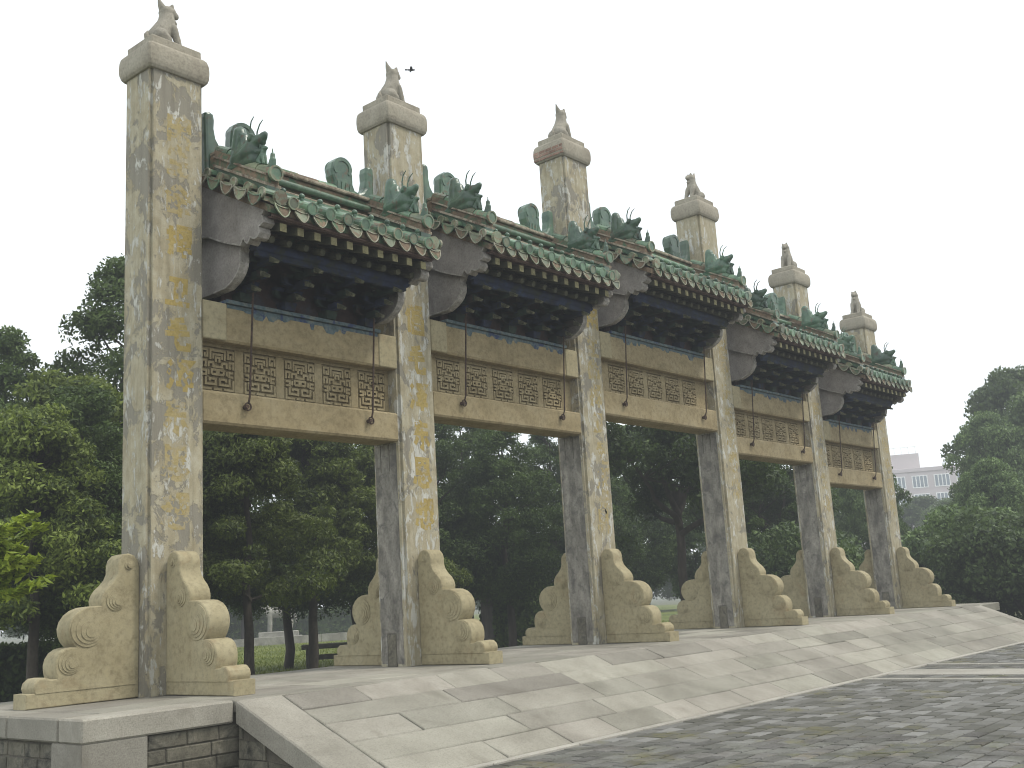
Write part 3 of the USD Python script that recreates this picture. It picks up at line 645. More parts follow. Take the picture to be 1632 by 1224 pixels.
# fret pattern of the carved panels, in a unit square
def fret():
    half = [[(.0, .27), (.0, .0), (.30, .0)], [(.37, .0), (.5, .0)], [(.12, .30), (.12, .12), (.43, .12), (.43, .26), (.24, .26), (.24, .20)], [(.31, .38), (.31, .50), (.5, .50)], [(.31, .38), (.5, .38)],
            [(.0, .35), (.13, .35), (.13, .46), (.0, .46)], [(.21, .36), (.21, .48)], [(.0, .54), (.0, .72), (.12, .72), (.12, .58), (.07, .58)], [(.21, .56), (.21, .68), (.36, .68), (.36, .58), (.5, .58)],
            [(.44, .44), (.5, .44)], [(.0, .80), (.0, 1.), (.17, 1.), (.17, .83), (.09, .83), (.09, .92)], [(.27, .76), (.27, 1.), (.5, 1.)], [(.36, .78), (.36, .90), (.5, .90)], [(.44, .70), (.44, .82), (.5, .82)]]
    ls = half + [[(1 - a, b) for a, b in l] for l in half]
    return unary_union([LineString(l).buffer(.030, cap_style=2, join_style=2) for l in ls])
FRET = fret()

for b in range(5):
    xl, xr = XS[b] + CW, XS[b + 1]
    l0, l1, u0, u1 = BEAMS[b]
    put(arch, 'lower_beam', roughen(box((xl - 0.02, 0.035, l0), (xr + 0.02, CD - 0.06, l1), 0.03).subdivide().subdivide(), 0.003, 2, b), M['beam'], smooth=30)
    ub = put(arch, 'upper_beam', roughen(box((xl - 0.02, 0.028, u0), (xr + 0.02, CD - 0.06, u1), 0.03).subdivide().subdivide(), 0.003, 2, b + 9), M['beam'], smooth=30)
    for xa, xb in ((xl - 0.01, xl + 0.36), (xr - 0.36, xr + 0.01)):
        put(ub, 'beam_end', box((xa, 0.010, u0 + 0.006), (xb, 0.2, u1 + 0.0), 0.012), M['buff'])
    fz = put(arch, 'frieze', box((xl - 0.02, 0.26, l1 - 0.02), (xr + 0.02, CD - 0.2, u0 + 0.02)), M['beam'])
    n = 5
    w, h, gap = 0.545, u0 - l1 - 0.12, 0.145
    tot = n * w + (n - 1) * gap; sc = min(1.0, (xr - xl - 0.12) / tot); w *= sc; gap *= sc; tot *= sc
    x = (xl + xr) / 2 - tot / 2
    put(fz, 'frieze_ledge', box((xl, 0.222, l1 - 0.01), (xr, 0.30, l1 + 0.045), 0.006), M['beam'])
    put(fz, 'frieze_ledge', box((xl, 0.222, u0 - 0.045), (xr, 0.30, u0 + 0.01), 0.006), M['beam'])
    for k in range(n + 1):
        xa = (xl if k == 0 else x - gap); xb = (xr if k == n else x)
        put(fz, 'stile', box((xa, 0.222, l1 + 0.046), (xb, 0.30, u0 - 0.046), 0.006), M['beam'])
        if k < n:
            g = affinity.affine_transform(FRET, [w * 0.90, 0, 0, h * 0.93, x + w * 0.05, l1 + 0.065])
            put(fz, 'fret_panel', XZ(extrude(g, 0.05), 0.2635), M['beam'])
            x += w + gap
    # iron tie rods from the eaves to the lower beam
    for xq in (xl + 0.66, xr - 0.60):
        za = l0 + 0.26
        rod = tube([(xq, -0.035, za + 0.05), (xq, -0.06, za + 0.12), (xq + 0.01, -0.10, u0), (xq + 0.01, -0.17, u1 + 0.5)], 0.014, 6)
        a = np.linspace(0, 2 * np.pi, 13)
        ring = tube(np.column_stack([xq + 0.05 * np.cos(a), np.full(13, -0.02), za + 0.05 * np.sin(a)]), 0.012, 6)
        pin = tube([(xq - 0.02, 0.05, za - 0.005), (xq - 0.02, -0.045, za - 0.005)], 0.03, 8)
        put(arch, 'tie_rod', cat([rod, ring, pin]), M['iron'], smooth=40)

# ------------------------------------------------------------------ roofs
SL = 0.53
def sz(y): return 1.11 + SL * (y + 1.2)           # tube axis height above the beam top
NRM = np.array([0, -SL, 1.0]) / math.hypot(1, SL)
YM = CD / 2
def mirror_y(m):
    o = m.copy(); o.vertices[:, 1] = 2 * YM - o.vertices[:, 1]; o.invert(); return o
def half_tube(p, q, r, sides=9, r2=None):
    """Upper half-round tile between two points of a slope in a plane of constant x, closed ends."""
    p, q = np.array(p, float), np.array(q, float); t = (q - p) / np.linalg.norm(q - p)
    sx = np.array([1.0, 0, 0]) if abs(t[0]) < 0.5 else np.array([0, 1.0, 0]); n_ = np.cross(t, sx); n_ *= np.sign(n_[2] or 1)
    a = np.linspace(-0.12 * np.pi, 1.12 * np.pi, sides)
    A = [p + r * (math.cos(k) * sx + math.sin(k) * n_) for k in a]; B = [q + (r2 or r) * (math.cos(k) * sx + math.sin(k) * n_) for k in a]
    return hull(A + B)
def disc(c, normal, r, t, sides=16):
    m_ = trimesh.creation.cylinder(r, t, sections=sides); m_.apply_transform(trimesh.geometry.align_vectors([0, 0, 1], normal)); return moved(m_, c)
def annulus(c, normal, r0, r1, t):
    m_ = trimesh.creation.annulus(r0, r1, t, sections=16); m_.apply_transform(trimesh.geometry.align_vectors([0, 0, 1], normal)); return moved(m_, c)
DRIP = [(-.125, .055), (-.12, -.01), (-.085, -.075), (-.04, -.118), (0, -.135), (.04, -.118), (.085, -.075), (.12, -.01), (.125, .055), (.07, .03), (0, .02), (-.07, .03)]
def drip_plate(frame, t=0.016):
    """frame maps (u, v, w) to the world; returns (plate, rim)."""
    pl = extrude(Polygon(DRIP), t); rim = extrude(Polygon(DRIP).difference(Polygon(DRIP).buffer(-0.014)), t + 0.012)
    for m_ in (pl, rim):
        m_.vertices = frame(m_.vertices)
        if m_.volume < 0: m_.invert()
    return pl, rim

def ridge_dragon(sign):
    """Local: u from the pillar inwards, v up from the ridge's foot; a tall tail post, a deep notch, and a thick curled tail over the dragon's head."""
    prof = [(.0, .0), (.0, .95), (.02, 1.02), (.08, 1.05), (.15, 1.02), (.165, .93), (.15, .80), (.17, .66), (.22, .58), (.30, .54), (.38, .56), (.42, .64), (.43, .76), (.45, .88), (.50, .98), (.58, 1.04), (.67, 1.05), (.76, 1.01), (.83, .93), (.86, .82), (.85, .70), (.80, .60), (.77, .50), (.82, .42), (.92, .36), (.97, .29), (.95, .22), (.88, .17), (.80, .08), (.80, .0)]
    body = loft(prof, 0.20, 0.045)
    bits = [body]
    for w0 in (-0.012, 0.187):
        arc = [(.52 + .0 * k, .70) for k in range(1)]
        t = np.linspace(-0.6, 3.6, 24)
        bits.append(moved(extrude(LineString(np.column_stack([.655 + .155 * np.cos(t), .86 + .145 * np.sin(t)])).buffer(.030), .025), (0, 0, w0)))
        for k in range(14):
            px, py = .10 + .10 * (k % 7) + .03 * (k // 7), .14 + .17 * (k // 7) + .02 * (k % 3)
            bits.append(moved(extrude(Point(px, py).buffer(.045, 6), .025), (0, 0, w0)))
        for k in range(4):
            bits.append(moved(extrude(LineString([(.50 + .08 * k, .46), (.48 + .085 * k, .62)]).buffer(.020), .025), (0, 0, w0)))
    m_ = cat(bits)
    v = m_.vertices.copy()
    v[:, 0] += -0.06 * np.clip(v[:, 1] - 0.5, 0, 1)
    m_.vertices = np.column_stack([sign * v[:, 0], YM - 0.10 + v[:, 2], v[:, 1]])
    if m_.volume < 0: m_.invert()
    return m_

def corner_dragon():
    """Local: f forward (down the slope), s sideways, z up; horned head with an open jaw and a tall rounded mane."""
    b = [((-.14, 0, .06), .12, (.10, 0, .10), .12), ((.08, 0, .15), .10, (.24, 0, .19), .065), ((.24, 0, .19), .06, (.31, 0, .225), .04), ((.08, 0, .06), .08, (.24, 0, .055), .04), ((-.12, 0, .12), .11, (-.14, 0, .40), .075), ((-.04, 0, .14), .10, (-.07, 0, .30), .07),
         ((.15, .075, .215), .04, (.17, .08, .235), .03), ((.15, -.075, .215), .04, (.17, -.08, .235), .03), ((-.24, 0, .0), .09, (.12, 0, .0), .09)]
    m_ = roughen(blob(b, 0.035, 3), 0.012, 18, 3)
    bits = [m_]
    for s in (-.04, .04):
        bits.append(tube([(.11, s, .24), (.11, s * 1.2, .34), (.145, s * 1.4, .42), (.20, s * 1.5, .46)], [.012, .010, .008, .005], 6))
    for k in range(4):
        bits.append(box((.14 + .035 * k, -.03, .085), (.155 + .035 * k, .03, .125)))
    return cat(bits)

def ridge_beast(kind):
    if kind == 0:
        b = [((-.05, 0, .06), .055, (.01, 0, .12), .048), ((.01, 0, .13), .042, (.04, 0, .20), .034), ((.04, 0, .21), .038, (.085, 0, .205), .024), ((.03, .02, .12), .022, (.05, .022, .0), .02), ((.03, -.02, .12), .022, (.05, -.022, .0), .02),
             ((-.05, .03, .05), .035, (.0, .035, .01), .02), ((-.05, -.03, .05), .035, (.0, -.035, .01), .02), ((-.09, 0, .04), .022, (-.10, 0, .12), .014), ((.03, 0, .23), .014, (.02, 0, .265), .006)]
    else:
        b = [((-.03, 0, .0), .06, (0, 0, .11), .045), ((0, 0, .13), .035, (0, 0, .185), .032), ((0, 0, .20), .012, (0, 0, .27), .005)]
    return blob(b, 0.025, 2)

BEAST = [ridge_beast(0), ridge_beast(1)]
CDRAGON = corner_dragon(); CDRAGON.apply_scale(1.22)
def down_slope(m, x, y, z, mirror=False):
    """Local (f, s, z) placed with f pointing towards -y (or +y when mirrored)."""
    v = m.vertices; o = m.copy(); k = -1 if not mirror else 1
    o.vertices = np.column_stack([x + v[:, 1] * -k, y + k * v[:, 0], z + v[:, 2]])
    if o.volume < 0: o.invert()
    return o

UPPER = [(.32, .985), (.204, .955), (-.05, .83), (-.233, .751), (-.40, .69), (-.533, .640), (-.575, .70), (-.61, .715), (-.64, .66), (-.68, .632), (-.72, .65), (-.748, .70), (-.80, .665), (-.86, .655), (-.905, .668), (-.946, .715), (-.94, .76), (-.925, .80), (-.975, .80), (-1.03, .83), (-1.02, .89), (-.985, .935), (-1.02, .96), (-1.05, 1.0)]
LOWER = [(.32, .16), (.096, .165), (-.115, .172), (-.254, .228), (-.33, .275), (-.392, .335), (-.441, .417), (-.455, .5), (-.44, .59), (-.48, .66), (-.45, .74)]

for b in range(5):
    xl, xr = XS[b] + CW, XS[b + 1]
    zb = BEAMS[b][3]
    g0, g1 = xl + 0.13, xr - 0.11                 # outer faces of the verge
    deck = [(-1.17, 1.02), (YM, sz(YM) - 0.10), (2 * YM + 1.17, 1.02), (2 * YM + 1.15, 0.93), (YM, sz(YM) - 0.2), (-1.15, 0.93)]
    roof = put(arch, 'roof', YZ(moved(extrude(Polygon([(y_, z_ + zb) for y_, z_ in deck]), g1 - g0 - 0.12), (0, 0, 0)), g0 + 0.06), M['ridge_brown'])
    # --- gable boards
    def board(half, top_y, z_top_off, x0, x1, name):
        h = [(y_, z_ + zb) for y_, z_ in half]
        top = [(h[-1][0], h[-1][1] + 0.02)]
        full = h + [(2 * YM - y_, z_) for y_, z_ in h[::-1] if abs(y_ - .32) > 1e-6]
        if name == 'upper': full = [(-1.05, sz(-1.05) - 0.09 + zb)] + h[::-1] + [(2 * YM - y_, z_) for y_, z_ in h[1:]] + [(2 * YM + 1.05, sz(-1.05) - 0.09 + zb), (YM, sz(YM) - 0.12 + zb)]
        else: full = h[::-1] + [(2 * YM - y_, z_) for y_, z_ in h[1:]] + [(YM, 1.05 + zb)]
        pg = Polygon(full).buffer(0)
        m_ = YZ(extrude(pg, x1 - x0), x0)
        put(roof, 'gable_board', m_, M['board'])
        # ragged cement lip along the front and lower rim
        lip = LineString(h).buffer(0.013).intersection(pg.buffer(0.008))
        put(roof, 'gable_edge', YZ(extrude(lip, x1 - x0 + 0.016), x0 - 0.008), M['board_edge'])
    board(UPPER, 0, 0, xl + 0.20, xl + 0.36, 'upper'); board(LOWER, 0, 0, xl + 0.26, xl + 0.38, 'lower')
    board(UPPER, 0, 0, xr - 0.34, xr - 0.19, 'upper'); board(LOWER, 0, 0, xr - 0.36, xr - 0.25, 'lower')
    # --- tubes, discs, drips along the front eave; the same tubes down the back in one piece
    n = int(round((g1 - g0 - 0.60) / 0.2855))
    xt = np.linspace(g0 + 0.40, g1 - 0.34, n)
    dx = xt[1] - xt[0]
    back, cuts = [], [-1.2, -0.88, -0.55, -0.22, 0.12]
    for k, x in enumerate(xt):
        for a, c in zip(cuts, cuts[1:]):
            j = RNG.normal(0, 0.004)
            mt = half_tube((x + j, a, zb + sz(a)), (x + j, c, zb + sz(c) - 0.012), 0.080, r2=0.070)
            if a == -1.2 or True: put(roof, 'tube_tile', mt, M['glaze'])
        back.append(mirror_y(half_tube((x, -1.2, zb + sz(-1.2)), (x, 0.12, zb + sz(0.12)), 0.068)))
        c = np.array((x, -1.215, zb + sz(-1.2) - 0.005))
        put(roof, 'eave_disc', disc(c, (0, -1, -0.18), 0.086, 0.05), M['glaze'] if RNG.random() < 0.75 else M['glaze_worn'])
        put(roof, 'disc_rim', annulus(c + np.array((0, -0.021, -0.003)), (0, -1, -0.18), 0.070, 0.088, 0.02), M['glaze'] if RNG.random() < 0.7 else M['glaze_worn'])
        yn = -1.02
        put(roof, 'tile_stud', cat([moved(trimesh.creation.icosphere(2, 0.040), (x, yn, zb + sz(yn) + 0.135)), disc((x, yn, zb + sz(yn) + 0.09), (0, 0, 1), 0.024, 0.07, 8)]), M['glaze_dark'], smooth=True)
    for x in list(xt - dx / 2) + [xt[-1] + dx / 2]:
        pan = half_tube((x, -1.16, zb + sz(-1.16) - 0.045), (x, 0.12, zb + sz(0.12) - 0.045), 0.10, 7)
        pan.vertices[:, 2] = pan.vertices[:, 2] * 1.0
        put(roof, 'pan_tile', YZ(extrude(Polygon([(-1.18, zb + sz(-1.18) - 0.085), (0.12, zb + sz(0.12) - 0.085), (0.12, zb + sz(0.12) - 0.05), (-1.18, zb + sz(-1.18) - 0.05)]), dx - 0.05), x - dx / 2 + 0.025), M['glaze_worn'])
        tl = RNG.normal(0, 0.05)
        fr = lambda v, x=x, tl=tl: np.column_stack([x + v[:, 0] * 0.98, -1.185 - v[:, 2] - 0.22 * (-v[:, 1]), zb + sz(-1.2) - 0.105 + v[:, 1] + v[:, 0] * tl])
        pl, rim = drip_plate(fr)
        put(roof, 'drip_tile', pl, M['glaze_worn'] if RNG.random() < 0.5 else M['ridge_brown'])
        put(roof, 'drip_rim', rim, M['rim'] if RNG.random() < 0.6 else M['glaze_worn'])
    put(roof, 'back_tiles', cat(back), M['glaze'], kind='stuff')
    # --- fascia, rafters, soffit boards, purlins
    put(roof, 'fascia_board', box((g0 + 0.14, -1.135, zb + 0.90), (g1 - 0.14, -1.09, zb + 1.0), 0.006), M['wood_red'])
    put(roof, 'fascia_board', mirror_y(box((g0 + 0.14, -1.135, zb + 0.90), (g1 - 0.14, -1.09, zb + 1.0), 0.006)), M['wood_red'])
    def soffit(y0, z0, y1, z1, t=0.02):
        return YZ(extrude(Polygon([(y0, zb + z0), (y1, zb + z1), (y1, zb + z1 + t), (y0, zb + z0 + t)]), g1 - g0 - 0.3), g0 + 0.15)
    put(roof, 'soffit_board', soffit(-1.10, 0.885, -0.50, 1.06), M['wood_red'])
    nr = int(round((g1 - g0 - 0.5) / 0.2827)); xr_ = np.linspace(g0 + 0.36, g1 - 0.30, nr)
    for x in xr_:
        ra = hull([(x + sx * 0.05, y_, zb + z_) for sx in (-1, 1) for y_, z_ in ((-1.055, 0.755), (-1.055, 0.86), (-0.45, 0.955), (-0.45, 1.06))])
        put(roof, 'flying_rafter', ra, M['rafter'])
        put(roof, 'rafter_end', box((x - 0.052, -1.064, zb + 0.753), (x + 0.052, -1.056, zb + 0.862)), M['rafter_end'])
        put(roof, 'round_rafter', tube([(x, -0.82, zb + 0.71), (x, 0.1, zb + 1.02)], 0.048, 8), M['rafter'], smooth=40)
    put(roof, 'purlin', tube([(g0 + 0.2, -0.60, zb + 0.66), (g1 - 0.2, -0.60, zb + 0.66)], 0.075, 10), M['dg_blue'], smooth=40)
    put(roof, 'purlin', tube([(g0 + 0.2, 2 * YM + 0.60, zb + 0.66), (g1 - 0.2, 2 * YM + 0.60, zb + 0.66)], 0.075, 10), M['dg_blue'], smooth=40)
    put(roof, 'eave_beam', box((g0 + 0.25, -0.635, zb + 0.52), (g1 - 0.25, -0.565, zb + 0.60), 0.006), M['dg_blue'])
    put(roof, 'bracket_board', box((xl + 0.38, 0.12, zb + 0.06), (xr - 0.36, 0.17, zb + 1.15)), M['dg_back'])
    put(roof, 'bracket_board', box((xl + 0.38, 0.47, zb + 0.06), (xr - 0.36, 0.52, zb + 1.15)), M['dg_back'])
    put(roof, 'plank', box((xl + 0.34, -0.02, zb + 0.003), (xr - 0.34, CD + 0.02, zb + 0.055), 0.006), M['blue_paint'])
    put(roof, 'blue_band', XZ(extrude(unary_union([Polygon([(xl + 0.37, zb - 0.055), (xr - 0.37, zb - 0.055), (xr - 0.37, zb - 0.004), (xl + 0.37, zb - 0.004)])] +
        [Polygon([(q - w_, zb - 0.03), (q - 0.4 * w_, zb - 0.055 - d_), (q + 0.4 * w_, zb - 0.06 - d_), (q + w_, zb - 0.03)]) for q, w_, d_ in [(RNG.uniform(xl + 0.5, xr - 0.5), RNG.uniform(0.05, 0.16), RNG.uniform(0.02, 0.10)) for _ in range(13)]]), 0.003), 0.0275), M['blue_paint'])
    # --- bracket clusters
    nc = max(4, int(round((xr - xl - 0.7) / 0.66))); xc_ = np.linspace(xl + 0.62, xr - 0.60, nc)
    for ci, x in enumerate(xc_):
        A, B, T = [], [], []
        A.append(hull([(x + sx * a, 0.03 + sy * a, zb + z_) for sx in (-1, 1) for sy in (-1, 1) for a, z_ in ((.08, .057), (.11, .17))]))
        for k in range(3):
            y0 = -0.18 - 0.2 * k; z0 = zb + 0.17 + 0.15 * k
            (A if k % 2 else B).append(box((x - 0.045, y0 - 0.05, z0), (x + 0.045, 0.12, z0 + 0.10), 0.008))
            T.append(hull([(x + sx * w_, y_, z_) for sx in (-1, 1) for w_, y_, z_ in ((.036, y0 - 0.05, z0 + 0.08), (.036, y0 - 0.05, z0 + 0.0), (.03, y0 - 0.16, z0 - 0.035), (.03, y0 - 0.19, z0 - 0.005))]))
            for yy1, wid in ((0.0 - 0.2 * k, 0.24 if k < 2 else 0.26), (0.2 - 0.2 * k - 0.2, 0.17)):
                zc = z0 + 0.05
                (B if (k + ci) % 2 else A).append(hull([(x + sx * w_, yy1 + sy * 0.032, zc + z_) for sx in (-1, 1) for sy in (-1, 1) for w_, z_ in ((wid, .10), (wid, .045), (wid - 0.05, 0.01), (wid - 0.12, 0.0))]))
                for sx in (-1, 0, 1):
                    xx_ = x + sx * (wid - 0.045)
                    (A if (k + ci) % 2 else B).append(hull([(xx_ + ax * a, yy1 + ay * a, zc + 0.10 + z_) for ax in (-1, 1) for ay in (-1, 1) for a, z_ in ((.035, .0), (.05, .05))]))
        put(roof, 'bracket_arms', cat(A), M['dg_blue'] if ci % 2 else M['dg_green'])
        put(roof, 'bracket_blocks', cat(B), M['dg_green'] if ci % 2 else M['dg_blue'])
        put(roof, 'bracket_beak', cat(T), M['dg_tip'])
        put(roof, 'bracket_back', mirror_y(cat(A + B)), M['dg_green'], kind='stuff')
    # --- main ridge
    rz = zb + 1.70
    for (ya, yb, za, zc, mt) in ((-.03, .67, .0, .13, 'glaze_dark'), (.04, .60, .13, .19, 'ridge_pale'), (.10, .54, .19, .44, 'ridge_brown'), (.05, .59, .44, .50, 'ridge_pale')):
        put(roof, 'ridge_course', box((g0 + 0.12, ya, rz + za), (g1 - 0.12, yb, rz + zc), 0.015), M[mt])
    put(roof, 'ridge_roll', tube([(g0 + 0.2, 0.06, rz + 0.30), (g1 - 0.2, 0.06, rz + 0.30)], 0.055, 10), M['glaze'], smooth=40)
    x = g0 + 0.25
    while x < g1 - 0.3:
        x2 = min(x + 0.36, g1 - 0.25)
        put(roof, 'ridge_tile', half_tube((x, YM, rz + 0.53), (x2 - 0.006, YM, rz + 0.535 + RNG.normal(0, 0.003)), 0.115 + RNG.normal(0, 0.003), 9), M['ridge_brown'] if RNG.random() < 0.55 else M['glaze'])
        x = x2
    for sgn, xb in ((1, xl + 0.20), (-1, xr - 0.17)):
        put(roof, 'ridge_dragon', moved(ridge_dragon(sgn), (xb, 0, rz + 0.08)), M['glaze_dark'])
    # --- verges and descending ridges, front; plain copies down the back
    for side, xo, sg in ((0, g0, 1), (1, g1, -1)):
        for k in range(5):                        # discs and drips along the verge
            yk = -1.10 + 0.30 * k
            a, c = sorted((xo, xo + sg * 0.22))
            put(roof, 'verge_tile', half_tube((a, yk, zb + sz(yk) + 0.03), (c, yk, zb + sz(yk) + 0.03), 0.068, 9), M['glaze_worn'] if k % 2 else M['glaze'])
            put(roof, 'verge_disc', disc((xo, yk, zb + sz(yk) + 0.03), (-sg, 0, 0), 0.072, 0.03), M['glaze_worn'])
            put(roof, 'verge_rim', annulus((xo - sg * 0.012, yk, zb + sz(yk) + 0.03), (-sg, 0, 0), 0.055, 0.074, 0.02), M['rim'] if k % 2 == 0 else M['glaze_worn'])
            yd = yk + 0.15 - (0.0)
            fr = lambda v, yd=yd: np.column_stack([xo - sg * (v[:, 2] + 0.01 + 0.2 * -v[:, 1]), yd - 0.02 + v[:, 0] * 1.05, zb + sz(yd) - 0.065 + v[:, 1] + v[:, 0] * 0.5])
            pl, rim = drip_plate(fr)
            put(roof, 'verge_drip', pl, M['glaze_worn'] if (k + b) % 2 else M['ridge_brown']); put(roof, 'verge_drip_rim', rim, M['rim'] if (k + b) % 3 else M['glaze'])
        put(roof, 'verge_drip', YZ(extrude(Polygon([(-1.12, zb + sz(-1.12) - 0.07), (YM, zb + sz(YM) - 0.07), (2 * YM + 1.12, zb + sz(-1.12) - 0.07), (2 * YM + 1.12, zb + sz(-1.12)), (YM, zb + sz(YM)), (-1.12, zb + sz(-1.12))]), 0.18), min(xo + sg * 0.02, xo + sg * 0.20)), M['glaze_worn'])
        xc = xo + sg * 0.21
        def strip(w_, o0, o1, mt, y0=-1.06, y1=0.10):
            pg = Polygon([(y0, zb + sz(y0) + o0), (y1, zb + sz(y1) + o0), (y1, zb + sz(y1) + o1), (y0, zb + sz(y0) + o1)])
            m_ = YZ(extrude(pg, w_), xc - w_ / 2)
            put(roof, 'descending_ridge', m_, M[mt]); put(roof, 'descending_ridge', mirror_y(m_), M[mt])
        strip(0.20, 0.04, 0.15, 'glaze_dark'); strip(0.26, 0.15, 0.19, 'ridge_pale'); strip(0.19, 0.19, 0.285, 'ridge_brown'); strip(0.24, 0.285, 0.315, 'ridge_pale'); strip(0.20, 0.315, 0.40, 'ridge_brown', -0.50)
        for a, c in ((-1.10, -0.80), (-0.80, -0.48), (-0.48, -0.16), (-0.16, 0.12)):
            hi = 0.33 if c <= -0.45 else 0.41
            mt = half_tube((xc, a, zb + sz(a) + hi), (xc, c - 0.006, zb + sz(c) + hi - 0.01), 0.092, 9, r2=0.085)
            put(roof, 'descending_tile', mt, M['glaze'] if RNG.random() < 0.7 else M['glaze_worn'])
            put(roof, 'descending_tile', mirror_y(mt), M['glaze'])
        put(roof, 'corner_disc', disc((xc, -1.11, zb + sz(-1.11) + 0.345), (0, -1, -0.1), 0.105, 0.04), M['glaze'])
        put(roof, 'corner_rim', annulus((xc, -1.128, zb + sz(-1.11) + 0.343), (0, -1, -0.1), 0.085, 0.108, 0.025), M['glaze_worn'])
        put(roof, 'corner_disc', disc((xc, -1.20, zb + sz(-1.2) + 0.03), (0, -1, -0.18), 0.098, 0.06), M['glaze_worn'])
        put(roof, 'corner_dragon', down_slope(CDRAGON, xc, -0.52, zb + sz(-0.52) + 0.37), M['glaze_dark'], smooth=40)
        put(roof, 'corner_dragon', mirror_y(down_slope(CDRAGON, xc, -0.52, zb + sz(-0.52) + 0.37)), M['glaze_dark'], smooth=40)
        put(roof, 'ridge_beast', down_slope(BEAST[0], xc, -0.84, zb + sz(-0.84) + 0.415), M['glaze_dark'], smooth=40)
        put(roof, 'ridge_beast', down_slope(BEAST[1], xc, -1.06, zb + sz(-1.06) + 0.41), M['glaze_dark'], smooth=40)

# ------------------------------------------------------------------ stone beasts on the pillars
LION = roughen(blob([((-.11, 0, .15), .145, (.02, 0, .38), .125), ((.02, 0, .38), .125, (.03, 0, .52), .10), ((.02, 0, .575), .10, (.07, 0, .60), .092), ((.09, 0, .60), .07, (.175, 0, .575), .042), ((.06, 0, .51), .065, (.165, 0, .472), .024),
             ((.07, .085, .34), .062, (.185, .09, .05), .040), ((.07, -.085, .34), .062, (.185, -.09, .05), .040), ((.18, .09, .025), .034, (.23, .09, .02), .03), ((.18, -.09, .025), .034, (.23, -.09, .02), .03),
             ((-.12, .10, .13), .115, (-.06, .125, .09), .085), ((-.12, -.10, .13), .115, (-.06, -.125, .09), .085), ((-.06, .13, .025), .035, (.03, .13, .02), .03), ((-.06, -.13, .025), .035, (.03, -.13, .02), .03),
             ((-.24, 0, .05), .05, (-.28, 0, .13), .035), ((-.28, 0, .13), .03, (-.26, .0, .20), .012), ((-.04, 0, .63), .055, (-.085, 0, .72), .022), ((-.085, 0, .72), .022, (-.105, 0, .775), .006),
             ((.08, .045, .66), .035, (.085, .05, .69), .022), ((.08, -.045, .66), .035, (.085, -.05, .69), .022), ((.165, 0, .585), .035, (.195, 0, .605), .02), ((-.25, -.1, .012), .02, (.22, .1, .012), .02), ((-.25, .1, .012), .02, (.22, -.1, .012), .02)], 0.028, 3), 0.006, 16)
lion_labels = ['seated stone beast with raised tuft on the nearest pillar, cut by the picture top', 'seated stone beast facing right on the second pillar, gap under its chest', 'seated stone beast facing right on the third pillar above the brick-patched cap',
               'seated stone beast facing left on the fourth pillar', 'seated stone beast facing left on the fifth pillar', 'seated stone beast facing left on the farthest and shortest pillar']
src = thing('stone_beast', lion_labels[0], 'statue', (XS[0] + 0.40, YM, CH[0] + 0.508), 'seated stone beasts on the pillar tops')
put(src, 'beast_body', LION, M['lion'], smooth=50)
place(src, (XS[0] + 0.40, YM, CH[0] + 0.508), 0)
for i in range(1, 6):
    copy_of(src, lion_labels[i], 'statue', (XS[i] + 0.42, YM, CH[i] + 0.508), 'seated stone beasts on the pillar tops', 0 if i < 3 else 180 + (-12 if i == 3 else 8), (1, 1, 1.04 if i != 3 else 0.98))

# ------------------------------------------------------------------ trees
def leaves(centres, normals, size, rng, stretch=1.6, flat=0.5):
    n = len(centres)
    nr = normals * flat + rng.normal(0, 0.6, (n, 3)); nr /= np.linalg.norm(nr, axis=1, keepdims=True) + 1e-9
    a = np.cross(nr, rng.normal(0, 1, (n, 3))); a /= np.linalg.norm(a, axis=1, keepdims=True) + 1e-9
    b = np.cross(nr, a); s = size * rng.uniform(0.6, 1.35, n)[:, None]
    V = np.stack([centres - a * s * 0.5 * stretch, centres + b * s * 0.42 - a * s * 0.1, centres + a * s * 0.5 * stretch + nr * s * 0.15, centres - b * s * 0.42 - a * s * 0.1], 1).reshape(-1, 3)
    k = np.arange(n)[:, None] * 4
    return trimesh.Trimesh(V, np.vstack([k + [0, 1, 2], k + [0, 2, 3]]).astype(np.int64), process=False)

def crown(lobes, n, size, seed, flat=0.6, fill=0.35, squash=0.8, stretch=1.6):
    """lobes: (x, y, z, r)."""
    rng = np.random.default_rng(seed); L = np.array(lobes, float)
    w = L[:, 3] ** 2; k = rng.choice(len(L), n, p=w / w.sum())
    d = rng.normal(0, 1, (n, 3)); d /= np.linalg.norm(d, axis=1, keepdims=True)
    flip = (d[:, 2] < -0.3) & (rng.random(n) < 0.6); d[flip, 2] *= -1
    rad = L[k, 3] * (1 - fill * rng.random(n) ** 1.5) * rng.uniform(0.9, 1.12, n)
    P = L[k, :3] + d * rad[:, None] * np.array([1, 1, squash])
    return leaves(P, d, size, rng, stretch, flat)

def limb(p, q, r0, r1, seed, n=6, bend=0.12, sides=7):
    rng = np.random.default_rng(seed); t = np.linspace(0, 1, n)[:, None]
    P = np.array(p, float) * (1 - t) + np.array(q, float) * t
    P[1:-1] += rng.normal(0, bend, (n - 2, 3)) * np.array([1, 1, 0.4])
    return tube(P, np.linspace(r0, r1, n), sides)

